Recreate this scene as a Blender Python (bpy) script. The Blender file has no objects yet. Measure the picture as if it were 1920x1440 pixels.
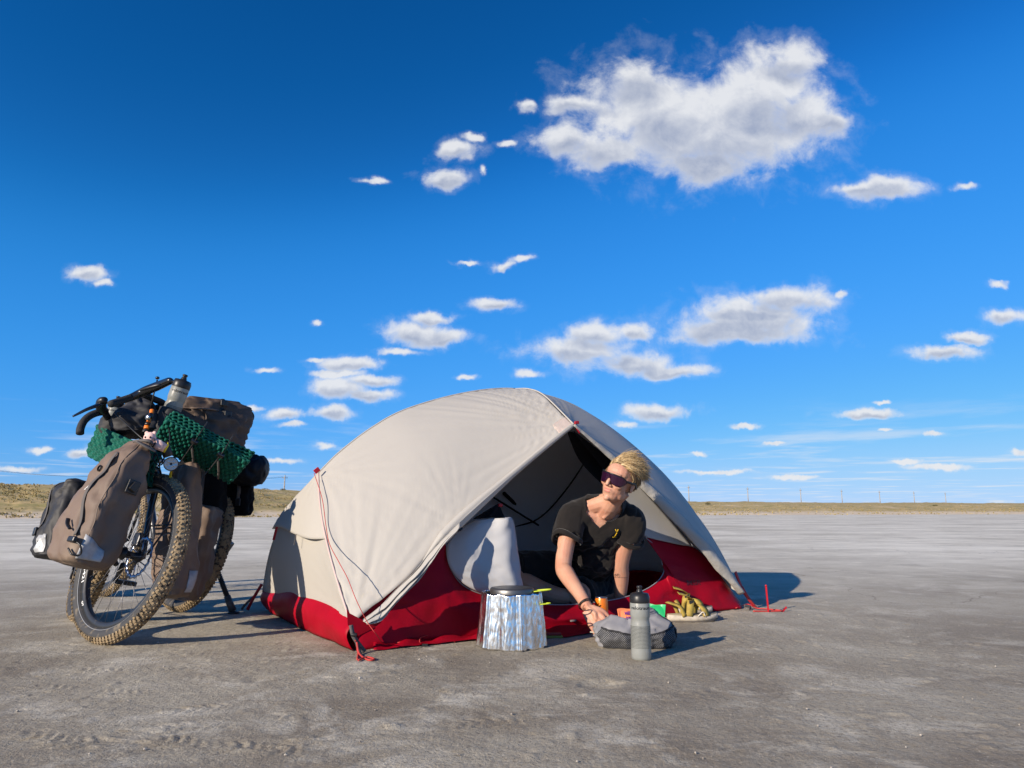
import bpy, bmesh, math, random
import numpy as np
from mathutils import Vector, Matrix, Quaternion
random.seed(7)
RNG = np.random.default_rng(7)
PI = math.pi
sc = bpy.context.scene
COL = sc.collection

# ------------------------------------------------------------------ camera
PITCH = math.radians(10.22); FPX = 1320.0; CAMH = 0.53
cam_d = bpy.data.cameras.new('camera'); cam_d.sensor_width = 36.0; cam_d.lens = 36.0 * FPX / 1920.0
cam_d.clip_start = 0.05; cam_d.clip_end = 20000
cam = bpy.data.objects.new('camera', cam_d); COL.objects.link(cam)
cam.location = (0, 0, CAMH); cam.rotation_euler = (PI / 2 + PITCH, 0, 0)
sc.camera = cam

# ------------------------------------------------------------------ light
SUN_EL = math.radians(22.0)
SUN_AZ = math.radians(46.0)                 # light travels towards this heading (from +x, anticlockwise)
sun_d = bpy.data.lights.new('sun', 'SUN'); sun_d.energy = 5.0; sun_d.angle = math.radians(0.53)
sun_d.color = (1.0, 0.87, 0.71)
sun = bpy.data.objects.new('sun', sun_d); COL.objects.link(sun)
travel = Vector((math.cos(SUN_AZ) * math.cos(SUN_EL), math.sin(SUN_AZ) * math.cos(SUN_EL), -math.sin(SUN_EL)))
sun.rotation_euler = travel.to_track_quat('-Z', 'Y').to_euler()
sun.location = (-6, -6, 6)
sc.view_settings.view_transform = 'Standard'; sc.view_settings.look = 'None'
sc.view_settings.exposure = 0.4; sc.view_settings.gamma = 1.0
sc.render.engine = 'CYCLES'
sc.cycles.use_denoising = True
sc.cycles.use_adaptive_sampling = True; sc.cycles.adaptive_threshold = 0.012
sc.cycles.max_bounces = 8; sc.cycles.diffuse_bounces = 4; sc.cycles.glossy_bounces = 4
sc.cycles.transmission_bounces = 6; sc.cycles.transparent_max_bounces = 12
sc.cycles.caustics_reflective = False; sc.cycles.caustics_refractive = False

# ------------------------------------------------------------------ pixel -> direction helpers (photo pixels, 1920 x 1440)
CP, SP = math.cos(PITCH), math.sin(PITCH)
def ray(x, y):
    a = (x - 960) / FPX; b = (720 - y) / FPX
    return np.array([a, CP - SP * b, SP + CP * b])
def P(x, y, d):                              # point on the pixel's ray at forward distance d
    r = ray(x, y); return np.array([0, 0, CAMH]) + r * (d / r[1])
def G(x, y, z=0.0):                          # point where the pixel's ray meets the ground
    r = ray(x, y); return np.array([0, 0, CAMH]) + r * ((z - CAMH) / r[2])
def PLN(x, y, o, n):
    r = ray(x, y); c = np.array([0, 0, CAMH])
    return c + r * (np.dot(np.array(o) - c, n) / np.dot(r, n))

# ------------------------------------------------------------------ sky
world = bpy.data.worlds.new('World'); sc.world = world; world.use_nodes = True
def build_world():
    nt = world.node_tree; N = nt.nodes; L = nt.links; N.clear()
    def nd(t, **k):
        n = N.new(t)
        for a, v in k.items(): setattr(n, a, v)
        return n
    def setin(n, i, v):
        if hasattr(v, 'is_output') or isinstance(v, bpy.types.NodeSocket): L.new(v, n.inputs[i])
        else: n.inputs[i].default_value = v
    def m(op, a, b=None, c=None, clamp=False):
        n = nd('ShaderNodeMath', operation=op, use_clamp=clamp)
        setin(n, 0, a)
        if b is not None: setin(n, 1, b)
        if c is not None: setin(n, 2, c)
        return n.outputs[0]
    def vm(op, a, b=None, c=None):
        n = nd('ShaderNodeVectorMath', operation=op); setin(n, 0, a)
        if b is not None: setin(n, 1, b)
        if c is not None: setin(n, 2, c)
        if op == 'SCALE': n.inputs['Scale'].default_value = EXPO
        return n.outputs['Value'] if op in ('LENGTH', 'DOT_PRODUCT') else n.outputs[0]
    def sstep(v, lo, hi):
        n = nd('ShaderNodeMapRange', interpolation_type='SMOOTHSTEP'); setin(n, 0, v)
        n.inputs[1].default_value = lo; n.inputs[2].default_value = hi
        return n.outputs[0]
    def mixc(f, a, b):
        n = nd('ShaderNodeMix', data_type='RGBA'); setin(n, 0, f); setin(n, 6, a); setin(n, 7, b); return n.outputs[2]
    def noise(vec, scale, detail, rough=.55, dist=0.0, lac=2.0):
        n = nd('ShaderNodeTexNoise'); n.noise_dimensions = '3D'
        setin(n, 'Vector', vec); n.inputs['Scale'].default_value = scale; n.inputs['Detail'].default_value = detail
        n.inputs['Roughness'].default_value = rough; n.inputs['Distortion'].default_value = dist; n.inputs['Lacunarity'].default_value = lac
        return n
    sky = nd('ShaderNodeTexSky', sky_type='NISHITA'); sky.sun_disc = False
    sky.sun_elevation = SUN_EL
    sky.sun_rotation = math.radians(90) - (SUN_AZ + PI)      # the sun stands where the light comes from
    sky.altitude = 200; sky.air_density = 1.0; sky.dust_density = 0.0; sky.ozone_density = 1.5
    hs = nd('ShaderNodeVectorMath', operation='MULTIPLY'); L.new(sky.outputs[0], hs.inputs[0]); hs.inputs[1].default_value = SKY_TINT   # white balance
    sr = nd('ShaderNodeSeparateXYZ'); L.new(hs.outputs[0], sr.inputs[0]); cr = nd('ShaderNodeCombineXYZ')      # tone curve of the camera: deeper blue overhead
    def finish(v):
        n = nd('ShaderNodeRGBCurve'); L.new(v, n.inputs['Color'])
        for ch, pts in ((0, SKY_R), (1, SKY_G), (2, SKY_B)):
            c = n.mapping.curves[ch]
            for i, (a, b) in enumerate(pts):
                if i < 1: c.points[0].location = (a, b)
                elif i == len(pts) - 1: c.points[-1].location = (a, b)
                else: c.points.new(a, b)
        n.mapping.extend = 'HORIZONTAL'; n.mapping.update(); return vm('SCALE', n.outputs[0])
    scl = lambda v: m('MULTIPLY', v, SKY_K)
    L.new(m('MULTIPLY', m('POWER', m('MAXIMUM', scl(sr.outputs[0]), 0.0), 1.6), 1.10), cr.inputs[0]); L.new(m('MULTIPLY', m('POWER', scl(sr.outputs[1]), .95), .86), cr.inputs[1]); L.new(m('MULTIPLY', scl(sr.outputs[2]), .92), cr.inputs[2])
    tc = nd('ShaderNodeTexCoord'); dirv = tc.outputs['Generated']
    sx = nd('ShaderNodeSeparateXYZ'); L.new(dirv, sx.inputs[0])
    dx, dy, dz = sx.outputs
    # chart of the northern sky (bearing and height as slopes) for the clouds that can be told apart
    iy = m('DIVIDE', 1.0, m('MAXIMUM', dy, 0.08))
    cx = m('MULTIPLY', dx, iy); cz = m('MULTIPLY', dz, iy)
    cb = nd('ShaderNodeCombineXYZ'); L.new(cx, cb.inputs[0]); L.new(cz, cb.inputs[1])
    q = cb.outputs[0]
    hgt = m('MINIMUM', m('MAXIMUM', m('MULTIPLY', cz, 2.4), .14), 1.0)
    hv = nd('ShaderNodeCombineXYZ'); L.new(hgt, hv.inputs[0]); L.new(hgt, hv.inputs[1]); hv.inputs[2].default_value = 1.0
    w1 = noise(q, 9.0, 3.0, .55)
    warp = vm('MULTIPLY_ADD', vm('MULTIPLY', vm('SUBTRACT', w1.outputs['Color'], (.5, .5, .5)), hv.outputs[0]), (.085, .055, 0), q)
    w2 = noise(q, 42.0, 4.0, .6)
    warp = vm('MULTIPLY_ADD', vm('SUBTRACT', w2.outputs['Color'], (.5, .5, .5)), (.020, .015, 0), warp)
    blobs = []
    for (px, py, rx, ry) in CLOUDS:
        r = ray(px, py); s = r[1]
        blobs.append((r[0] / s, r[2] / s, rx * 1.10 / FPX / s, ry * 1.16 / FPX / s))
    def field(vec, bl):
        acc = None
        for (bx, bz, rx, rz) in bl:
            l = vm('LENGTH', vm('MULTIPLY_ADD', vec, (1 / rx, 1 / rz, 0), (-bx / rx, -bz / rz, 0)))
            if rz * FPX < 15: l = m('ADD', l, .12)
            acc = l if acc is None else m('SMOOTH_MIN', acc, l, .25)
        return m('SUBTRACT', 1.0, acc)
    F = field(warp, blobs)
    sh = []
    under = [(x_, y_ + .55 * h_, w_ * .95, h_ * .75) for (x_, y_, w_, h_) in CLOUDS if 11 <= h_ < 60]      # flat shaded bases
    for (px, py, rx, ry) in SHADES + under:
        r = ray(px, py); s = r[1]
        sh.append((r[0] / s, r[2] / s, rx / FPX / s, ry / FPX / s))
    S = field(warp, sh)
    fb = noise(q, 17.0, 9.0, .62, .25)
    puff = noise(vm('ADD', q, (.006, -.012, .0)), 17.0, 5.0, .6, .25)
    dens = m('ADD', F, m('MULTIPLY', m('SUBTRACT', fb.outputs[0], .5), 1.55))
    veil = m('MULTIPLY', sstep(m('ADD', F, m('MULTIPLY', m('SUBTRACT', fb.outputs[0], .5), 2.6)), -.30, .55), .18)
    a_near = m('MULTIPLY', m('MAXIMUM', sstep(dens, -.04, .62), veil), sstep(dy, .1, .3))
    # small flat clouds low over the horizon and, behind the camera, the same fair-weather cumulus at large
    izz = m('DIVIDE', 1.0, m('MAXIMUM', dz, 0.012))
    pc = nd('ShaderNodeCombineXYZ'); L.new(m('MULTIPLY', dx, izz), pc.inputs[0]); L.new(m('MULTIPLY', dy, izz), pc.inputs[1])
    pn = noise(pc.outputs[0], .33, 7.0, .58, .2)
    low = m('MULTIPLY', sstep(pn.outputs[0], .50, .68), m('MULTIPLY', sstep(dz, .002, .012), m('SUBTRACT', 1.0, sstep(dz, .05, .17))))
    back = m('MULTIPLY', sstep(pn.outputs[0], .60, .70), m('MULTIPLY', sstep(dz, .02, .10), m('SUBTRACT', 1.0, sstep(dy, -.1, .22))))
    a_far = m('MAXIMUM', m('MULTIPLY', low, .62), back)
    alpha = m('MAXIMUM', a_near, a_far)
    emb = m('MULTIPLY', m('SUBTRACT', fb.outputs[0], puff.outputs[0]), 2.6)
    shade = m('ADD', m('MULTIPLY', sstep(S, -.25, .70), .80), m('MULTIPLY', emb, -.55))
    shade = m('MULTIPLY', shade, sstep(dens, .1, .7), clamp=True)
    ccol = mixc(shade, (.62, .63, .65, 1), (.285, .325, .425, 1))
    out = mixc(m('MULTIPLY', alpha, .94), finish(cr.outputs[0]), ccol)
    bg = nd('ShaderNodeBackground'); L.new(out, bg.inputs[0]); bg.inputs['Strength'].default_value = 1.0
    wo = nd('ShaderNodeOutputWorld'); L.new(bg.outputs[0], wo.inputs[0])
EXPO = 2 ** -0.4                       # the sky is given as it should look; the exposure brightens it again
SKY_R = [(0, 0), (.0075, .0035), (.019, .028), (.083, .107), (.355, .376), (1, .5)]
SKY_G = [(0, 0), (.12, .098), (.198, .25), (.445, .44), (.76, .635), (1, .72)]
SKY_B = [(0, 0), (.362, .352), (.57, .75), (.9, .95), (1, .97)]
SKY_TINT, SKY_K = (0.44, 0.73, 1.32), 0.115
# (photo pixel x, y, half-width, half-height) of the lobes of each cloud
CLOUDS = [
    (1240, 215, 175, 112), (1340, 245, 215, 98), (1390, 200, 130, 80), (1440, 170, 110, 85), (1480, 120, 60, 40), (1520, 215, 90, 55), (1190, 150, 70, 50), (1090, 205, 80, 22), (1060, 260, 70, 30), (1130, 280, 80, 40),
    (1560, 225, 60, 28), (1330, 310, 110, 40), (980, 202, 24, 12),
    (1655, 355, 90, 26), (1620, 352, 60, 14),
    (855, 285, 45, 20), (825, 333, 55, 20), (948, 272, 24, 9), (912, 322, 14, 10), (700, 340, 30, 7), (890, 262, 20, 10),
    (158, 507, 42, 17), (190, 524, 24, 10),
    (940, 495, 34, 11), (980, 488, 26, 9), (870, 486, 26, 6),
    (928, 570, 52, 16), (815, 596, 50, 14),
    (780, 622, 80, 26), (830, 634, 55, 18), (745, 658, 62, 9), (595, 600, 16, 6),
    (660, 682, 66, 15), (640, 702, 64, 10), (700, 716, 55, 13), (640, 730, 66, 22), (690, 743, 62, 13), (500, 692, 36, 8), (600, 675, 30, 7),
    (535, 777, 45, 13), (620, 775, 50, 14), (545, 796, 36, 8), (612, 836, 28, 10), (480, 762, 26, 9),
    (1090, 655, 120, 30), (1120, 625, 70, 28), (1180, 680, 110, 28), (1260, 695, 90, 15), (1190, 618, 30, 20), (992, 700, 32, 10), (870, 706, 26, 6),
    (1400, 600, 150, 44), (1480, 560, 100, 32), (1330, 620, 85, 30), (1390, 630, 140, 22), (1580, 548, 22, 10),
    (1235, 772, 80, 17), (1170, 797, 26, 8), (1395, 801, 34, 6), (1455, 834, 38, 6), (1310, 850, 26, 6),
    (1770, 655, 70, 16), (1815, 630, 55, 12), (1890, 590, 42, 17), (1630, 775, 76, 13), (1655, 806, 22, 5), (1752, 814, 26, 6), (1650, 753, 24, 5),
    (75, 845, 30, 8), (150, 848, 36, 11), (525, 862, 50, 7), (40, 880, 60, 8), (1760, 876, 80, 8), (1700, 866, 40, 6), (1490, 893, 60, 6), (1915, 846, 20, 10), (1340, 884, 90, 5), (1880, 535, 34, 9), (1810, 352, 22, 10),
]
SHADES = [(1330, 305, 240, 70), (1250, 250, 90, 60), (1430, 225, 110, 60), (1120, 675, 110, 16), (1250, 702, 80, 10), (1400, 598, 110, 16), (1380, 640, 130, 13), (1235, 782, 75, 9), (800, 642, 75, 9), (1640, 782, 66, 7), (1650, 366, 66, 12), (650, 752, 70, 8), (590, 786, 80, 8), (1790, 668, 60, 8)]

# ------------------------------------------------------------------ mesh helpers
def link(name, me, mat=None, parent=None, smooth=True):
    if mat is not None:
        ms = mat if isinstance(mat, (list, tuple)) else [mat]
        for x in ms: me.materials.append(x)
    if smooth:
        me.polygons.foreach_set('use_smooth', [True] * len(me.polygons))
    o = bpy.data.objects.new(name, me); COL.objects.link(o)
    if parent is not None: o.parent = parent
    return o
def tag(o, label=None, cat=None, group=None, kind=None):
    if label: o['label'] = label
    if cat: o['category'] = cat
    if group: o['group'] = group
    if kind: o['kind'] = kind
    return o
def empty(name, loc=(0, 0, 0)):
    o = bpy.data.objects.new(name, None); COL.objects.link(o); o.location = loc; o.empty_display_size = .05
    return o
class MB:
    """collects vertices and faces for one mesh"""
    def __init__(s): s.v = []; s.f = []
    def add(s, vs, fs):
        b = len(s.v); s.v.extend([tuple(map(float, p)) for p in vs]); s.f.extend([tuple(i + b for i in f) for f in fs]); return s
    def mesh(s, name='m'):
        me = bpy.data.meshes.new(name); me.from_pydata(s.v, [], s.f); me.update(); return me
    def build(s, name, mat, parent=None, smooth=True, origin=None):
        if origin is not None: s.v = [tuple(np.array(p) - np.array(origin)) for p in s.v]
        o = link(name, s.mesh(name), mat, parent, smooth)
        if origin is not None: o.location = origin
        return o
    def grid(s, arr, closed_u=False, flip=False):
        arr = np.asarray(arr); nu, nv = arr.shape[:2]; b = len(s.v)
        s.v.extend([tuple(map(float, p)) for p in arr.reshape(-1, 3)])
        for i in range(nu if closed_u else nu - 1):
            i2 = (i + 1) % nu
            for j in range(nv - 1):
                f = (b + i * nv + j, b + i2 * nv + j, b + i2 * nv + j + 1, b + i * nv + j + 1)
                s.f.append(f[::-1] if flip else f)
        return s
    def tube(s, pts, r, n=8, cap=True, up=None, flat=1.0):
        pts = [np.array(p, float) for p in pts]; k = len(pts)
        rs = list(r) if hasattr(r, '__len__') else [r] * k
        T = []
        for i in range(k):
            t = pts[min(i + 1, k - 1)] - pts[max(i - 1, 0)]
            l = np.linalg.norm(t); T.append(t / l if l > 1e-9 else np.array([0, 0, 1.]))
        if up is None:
            a = np.array([0, 0, 1.]) if abs(T[0][2]) < .9 else np.array([1., 0, 0])
        else: a = np.array(up, float)
        x = np.cross(T[0], a); x /= np.linalg.norm(x)
        b = len(s.v)
        for i in range(k):
            x = x - T[i] * np.dot(x, T[i]); x /= max(np.linalg.norm(x), 1e-9); y = np.cross(T[i], x)
            for j in range(n):
                an = 2 * PI * j / n
                s.v.append(tuple(pts[i] + rs[i] * (math.cos(an) * x + flat * math.sin(an) * y)))
        for i in range(k - 1):
            for j in range(n):
                j2 = (j + 1) % n
                s.f.append((b + i * n + j, b + i * n + j2, b + (i + 1) * n + j2, b + (i + 1) * n + j))
        if cap:
            s.f.append(tuple(b + j for j in range(n))[::-1]); s.f.append(tuple(b + (k - 1) * n + j for j in range(n)))
        return s
    def lathe(s, prof, o, axis=(0, 0, 1), n=28, cap=True):
        ax = np.array(axis, float); ax /= np.linalg.norm(ax)
        a = np.array([1., 0, 0]) if abs(ax[0]) < .9 else np.array([0, 1., 0])
        x = np.cross(ax, a); x /= np.linalg.norm(x); y = np.cross(ax, x); o = np.array(o, float); b = len(s.v); k = len(prof)
        for (r, h) in prof:
            for j in range(n):
                an = 2 * PI * j / n; s.v.append(tuple(o + ax * h + r * (math.cos(an) * x + math.sin(an) * y)))
        for i in range(k - 1):
            for j in range(n):
                j2 = (j + 1) % n; s.f.append((b + i * n + j, b + i * n + j2, b + (i + 1) * n + j2, b + (i + 1) * n + j))
        if cap:
            s.f.append(tuple(b + j for j in range(n))[::-1]); s.f.append(tuple(b + (k - 1) * n + j for j in range(n)))
        return s
    def box(s, c, sx, sy, sz, X=(1, 0, 0), Y=(0, 1, 0), Z=(0, 0, 1)):
        c = np.array(c, float); X, Y, Z = [np.array(q, float) for q in (X, Y, Z)]
        vs = [c + X * sx * .5 * a + Y * sy * .5 * b + Z * sz * .5 * d for a in (-1, 1) for b in (-1, 1) for d in (-1, 1)]
        return s.add(vs, [(0, 1, 3, 2), (4, 6, 7, 5), (0, 4, 5, 1), (2, 3, 7, 6), (0, 2, 6, 4), (1, 5, 7, 3)])
    def ell(s, c, r, R=None, nu=14, nv=9):
        c = np.array(c, float); R = np.eye(3) if R is None else R; b = len(s.v)
        for i in range(nv + 1):
            th = PI * i / nv
            for j in range(nu):
                ph = 2 * PI * j / nu
                s.v.append(tuple(c + R @ (np.array([math.sin(th) * math.cos(ph), math.sin(th) * math.sin(ph), math.cos(th)]) * r)))
        for i in range(nv):
            for j in range(nu):
                j2 = (j + 1) % nu; s.f.append((b + i * nu + j, b + (i + 1) * nu + j, b + (i + 1) * nu + j2, b + i * nu + j2))
        return s
def spline(pts, n):
    """Catmull-Rom through the points, n samples"""
    p = [np.array(q, float) for q in pts]; p = [2 * p[0] - p[1]] + p + [2 * p[-1] - p[-2]]
    k = len(p) - 3; out = []
    for i in range(n):
        t = i / (n - 1) * k; j = min(int(t), k - 1); t -= j
        a, b, c, d = p[j:j + 4]
        out.append(.5 * ((2 * b) + (-a + c) * t + (2 * a - 5 * b + 4 * c - d) * t * t + (-a + 3 * b - 3 * c + d) * t ** 3))
    return np.array(out)
def resamp(pts, n):
    p = np.array(pts, float); d = np.r_[0, np.cumsum(np.linalg.norm(np.diff(p, axis=0), axis=1))]
    t = np.linspace(0, d[-1], n); return np.stack([np.interp(t, d, p[:, i]) for i in range(p.shape[1])], 1)
def coons(c0, c1, d0, d1):
    """c0,c1: (n,3) along u at v=0,1; d0,d1: (m,3) along v at u=0,1"""
    n, m_ = len(c0), len(d0); u = np.linspace(0, 1, n)[:, None, None]; v = np.linspace(0, 1, m_)[None, :, None]
    A = (1 - v) * c0[:, None, :] + v * c1[:, None, :]
    B = (1 - u) * d0[None, :, :] + u * d1[None, :, :]
    C = (1 - u) * (1 - v) * c0[0] + u * (1 - v) * c0[-1] + (1 - u) * v * c1[0] + u * v * c1[-1]
    return A + B - C
def solid(o, th, off=-1.0):
    md = o.modifiers.new('thick', 'SOLIDIFY'); md.thickness = th; md.offset = off; return o
def subsurf(o, n=1):
    md = o.modifiers.new('sub', 'SUBSURF'); md.levels = n; md.render_levels = n; return o
def bevel(o, w, n=2):
    md = o.modifiers.new('bev', 'BEVEL'); md.width = w; md.segments = n; md.limit_method = 'ANGLE'; return o
def bake(o):
    """apply the modifiers"""
    dg = bpy.context.evaluated_depsgraph_get(); dg.update()
    me = bpy.data.meshes.new_from_object(o.evaluated_get(dg)); old = o.data; o.modifiers.clear(); o.data = me; bpy.data.meshes.remove(old); return o
def remesh(mb, vox, smooth_it=6, fac=.5):
    """union of closed shapes -> one continuous skin"""
    o = link('tmp', mb.mesh('tmp')); md = o.modifiers.new('r', 'REMESH'); md.mode = 'VOXEL'; md.voxel_size = vox; md.use_smooth_shade = True
    if smooth_it:
        s = o.modifiers.new('s', 'SMOOTH'); s.iterations = smooth_it; s.factor = fac
    bpy.context.view_layer.update(); bake(o); me = o.data; bpy.data.objects.remove(o); return me
def _h(ix, iy, iz, seed):
    h = (ix * 374761393 + iy * 668265263 + iz * 2147483647 + seed * 1274126177) & 0xffffffff
    h = ((h ^ (h >> 13)) * 1274126177) & 0xffffffff
    return ((h ^ (h >> 16)) & 0xffff) / 65535.0
def vnoise(p, seed=0):
    """value noise on (...,2|3) numpy points, 0..1"""
    p = np.asarray(p, float)
    if p.shape[-1] == 2: p = np.concatenate([p, np.zeros(p.shape[:-1] + (1,))], -1)
    i = np.floor(p).astype(np.int64); f = p - i; f = f * f * (3 - 2 * f); r = 0
    for a in (0, 1):
        for b in (0, 1):
            for c in (0, 1):
                w = (f[..., 0] if a else 1 - f[..., 0]) * (f[..., 1] if b else 1 - f[..., 1]) * (f[..., 2] if c else 1 - f[..., 2])
                r = r + w * _h(i[..., 0] + a, i[..., 1] + b, i[..., 2] + c, seed)
    return r
def fbm(p, o=4, seed=0, g=.5):
    p = np.asarray(p, float); r = 0; a = 1; t = 0
    for k in range(o): r = r + a * vnoise(p * (2.03 ** k) + 17.3 * k, seed + k); t += a; a *= g
    return r / t

# ------------------------------------------------------------------ materials
def mat(name, col, rough=.6, metal=0.0, spec=.5, var=None, bump=None, coat=0.0, sheen=0.0, trans=0.0, sss=0.0, dirt=None, alpha=1.0, translucent=0.0, emit=None, coord='Object', wave=None, stretch=None):
    """var=(scale, colour2, contrast lo, hi); bump=(scale, strength, distance); dirt=(scale, colour, lo, hi)"""
    M = bpy.data.materials.new(name); M.use_nodes = True; nt = M.node_tree; N = nt.nodes; L = nt.links
    b = N['Principled BSDF']; out = N['Material Output']
    c4 = (*col, 1) if len(col) == 3 else col
    b.inputs['Base Color'].default_value = c4; b.inputs['Roughness'].default_value = rough; b.inputs['Metallic'].default_value = metal
    b.inputs['Specular IOR Level'].default_value = spec; b.inputs['Coat Weight'].default_value = coat; b.inputs['Sheen Weight'].default_value = sheen
    b.inputs['Transmission Weight'].default_value = trans; b.inputs['Subsurface Weight'].default_value = sss; b.inputs['Alpha'].default_value = alpha
    if sss: b.inputs['Subsurface Radius'].default_value = (.02, .008, .004); b.inputs['Subsurface Scale'].default_value = .35
    tc = N.new('ShaderNodeTexCoord'); vec = tc.outputs[coord]
    if stretch:
        mp = N.new('ShaderNodeMapping'); L.new(vec, mp.inputs[0]); mp.inputs['Scale'].default_value = stretch; vec = mp.outputs[0]
    def nz(scale, detail=5, rgh=.55):
        n = N.new('ShaderNodeTexNoise'); L.new(vec, n.inputs['Vector']); n.inputs['Scale'].default_value = scale; n.inputs['Detail'].default_value = detail; n.inputs['Roughness'].default_value = rgh; return n.outputs[0]
    def rmp(v, lo, hi):
        n = N.new('ShaderNodeMapRange'); L.new(v, n.inputs[0]); n.inputs[1].default_value = lo; n.inputs[2].default_value = hi; return n.outputs[0]
    cs = None
    for k in (var, dirt):
        if k is None: continue
        mx = N.new('ShaderNodeMix'); mx.data_type = 'RGBA'
        L.new(rmp(nz(k[0], 6), k[2], k[3]), mx.inputs[0])
        if cs is None: mx.inputs[6].default_value = c4
        else: L.new(cs, mx.inputs[6])
        mx.inputs[7].default_value = (*k[1], 1); cs = mx.outputs[2]
    if cs is not None: L.new(cs, b.inputs['Base Color'])
    if bump:
        bm_ = N.new('ShaderNodeBump'); bm_.inputs['Strength'].default_value = bump[1]; bm_.inputs['Distance'].default_value = bump[2]
        L.new(nz(bump[0], 6), bm_.inputs['Height']); L.new(bm_.outputs[0], b.inputs['Normal'])
    if translucent > 0:
        t = N.new('ShaderNodeBsdfTranslucent'); mxs = N.new('ShaderNodeMixShader'); mxs.inputs[0].default_value = translucent
        if cs is not None: L.new(cs, t.inputs[0])
        else: t.inputs[0].default_value = c4
        L.new(b.outputs[0], mxs.inputs[1]); L.new(t.outputs[0], mxs.inputs[2]); L.new(mxs.outputs[0], out.inputs[0])
    return M
build_world()
world.cycles.sampling_method = 'NONE'
# ================================================================== ground, bank, poles
def shore(az):
    """distance of the foot of the bank for a bearing slope u = x / y"""
    return np.interp(az, [-4, -1.2, -.73, -.364, .26, .73, 1.5, 4], [60, 46, 48, 58, 84, 112, 170, 330])
def axis_pts(lo, hi, step, far, g):
    a = list(np.arange(lo, hi + 1e-6, step)); s = step
    while a[-1] < far: s *= g; a.append(a[-1] + s)
    s = step; b = [lo]
    while b[-1] > -far: s *= g; b.append(b[-1] - s)
    return np.array(sorted(b[1:]) + a)
def build_ground():
    xs = axis_pts(-1.9, 1.9, .0075, 900, 1.13)
    ya = list(np.arange(1.25, 3.0, .0075)) + list(np.arange(3.0, 4.6, .013)); s = .013
    while ya[-1] < 420: s *= 1.1; ya.append(ya[-1] + s)
    s = .0075; yb = [1.25]
    while yb[-1] > -300: s *= 1.2; yb.append(yb[-1] - s)
    ys = np.array(sorted(yb[1:]) + ya)
    X, Y = np.meshgrid(xs, ys, indexing='ij'); Q = np.stack([X, Y], -1)
    near = np.clip(1 - (np.maximum(np.abs(X) - 1.9, 0) + np.maximum(Y - 4.6, 0) + np.maximum(1.25 - Y, 0)) / 1.2, 0, 1)
    Z = (fbm(Q * 1.3, 3, 3) - .5) * .010 + (fbm(Q * 9, 3, 5) - .5) * .0026 * near + (fbm(Q * 45, 3, 9) - .5) * .0030 * near
    lump = fbm(Q * 22, 2, 31); Z += np.clip(lump - .74, 0, 1) * .02 * near
    # tyre and shoe prints pressed into the crust
    def track(pts, width, depth, pitch, chev=.6, seed=0, brk=.45):
        nonlocal Z
        pl = spline([G(*p)[:2] for p in pts], 60)
        sel = (X > pl[:, 0].min() - .1) & (X < pl[:, 0].max() + .1) & (Y > pl[:, 1].min() - .1) & (Y < pl[:, 1].max() + .1)
        q = Q[sel]
        seg = pl[1:] - pl[:-1]; sl = np.linalg.norm(seg, axis=1); cum = np.r_[0, np.cumsum(sl)]
        bd = np.full(len(q), 9.); bs = np.zeros(len(q)); bo = np.zeros(len(q))
        for i in range(len(seg)):
            t = np.clip(((q - pl[i]) @ seg[i]) / sl[i] ** 2, 0, 1); pp = pl[i] + t[:, None] * seg[i]; d = q - pp; dd = np.linalg.norm(d, axis=1)
            off = (d[:, 0] * -seg[i][1] + d[:, 1] * seg[i][0]) / sl[i]
            k = dd < bd; bd[k] = dd[k]; bs[k] = cum[i] + t[k] * sl[i]; bo[k] = off[k]
        wgt = np.clip((width - bd) / .012, 0, 1) * np.clip((fbm(q * 7, 2, 60 + seed) - brk) * 9, 0, 1)
        ph = (bs + np.abs(bo) * chev) / pitch
        lug = np.clip(np.sin(ph * 2 * PI) * 2.2, -1, 1) * np.where(np.abs(bo) > width * .12, 1, .3)
        Z[sel] += wgt * (lug * depth + depth * .25) * .48 * (.5 + .9 * fbm(q * 40, 2, 90 + seed))
    track([(-10, 1378), (60, 1384), (120, 1392), (185, 1392)], .05, .0055, .034, .8, 1, .30)
    track([(295, 1388), (370, 1398), (440, 1401), (510, 1408), (575, 1392)], .05, .006, .034, .8, 2, .28)
    track([(600, 1390), (660, 1397), (740, 1398)], .045, .005, .036, .8, 3, .35)
    track([(310, 1366), (390, 1358), (470, 1350), (540, 1338)], .05, .0042, .036, .8, 4, .38)
    track([(330, 1332), (420, 1325), (500, 1318)], .05, .0035, .036, .8, 5, .42)
    track([(60, 1288), (160, 1296), (290, 1305)], .05, .0040, .034, .8, 6, .42)
    track([(150, 1256), (250, 1258), (380, 1250)], .04, .0035, .034, .8, 7, .45)
    track([(560, 1232), (650, 1245), (720, 1258), (790, 1282), (850, 1298), (960, 1315)], .022, .0045, .026, .0, 8, .33)
    track([(680, 1305), (760, 1300), (830, 1310)], .045, .003, .036, .8, 9, .45)
    track([(860, 1358), (920, 1352), (980, 1360)], .05, .0035, .036, .8, 10, .40)
    for (px, py, r, h) in [(1125, 1284, .075, -.012), (735, 1362, .03, .008), (480, 1275, .05, -.006), (1065, 1272, .05, -.006), (200, 1218, .07, -.006)]:
        c = G(px, py)[:2]; d = np.linalg.norm(Q - c, axis=-1) / r * (1 + .5 * (fbm(Q * 30, 2, 77) - .5)); Z += h * np.clip(1 - d, 0, 1) ** .6 * (d < 1)
    me = bpy.data.meshes.new('ground'); nx, ny = X.shape
    V = np.stack([X, Y, Z], -1).reshape(-1, 3)
    idx = np.arange(nx * ny).reshape(nx, ny)
    F = np.stack([idx[:-1, :-1], idx[1:, :-1], idx[1:, 1:], idx[:-1, 1:]], -1).reshape(-1, 4)
    me.vertices.add(len(V)); me.vertices.foreach_set('co', V.ravel())
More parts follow.
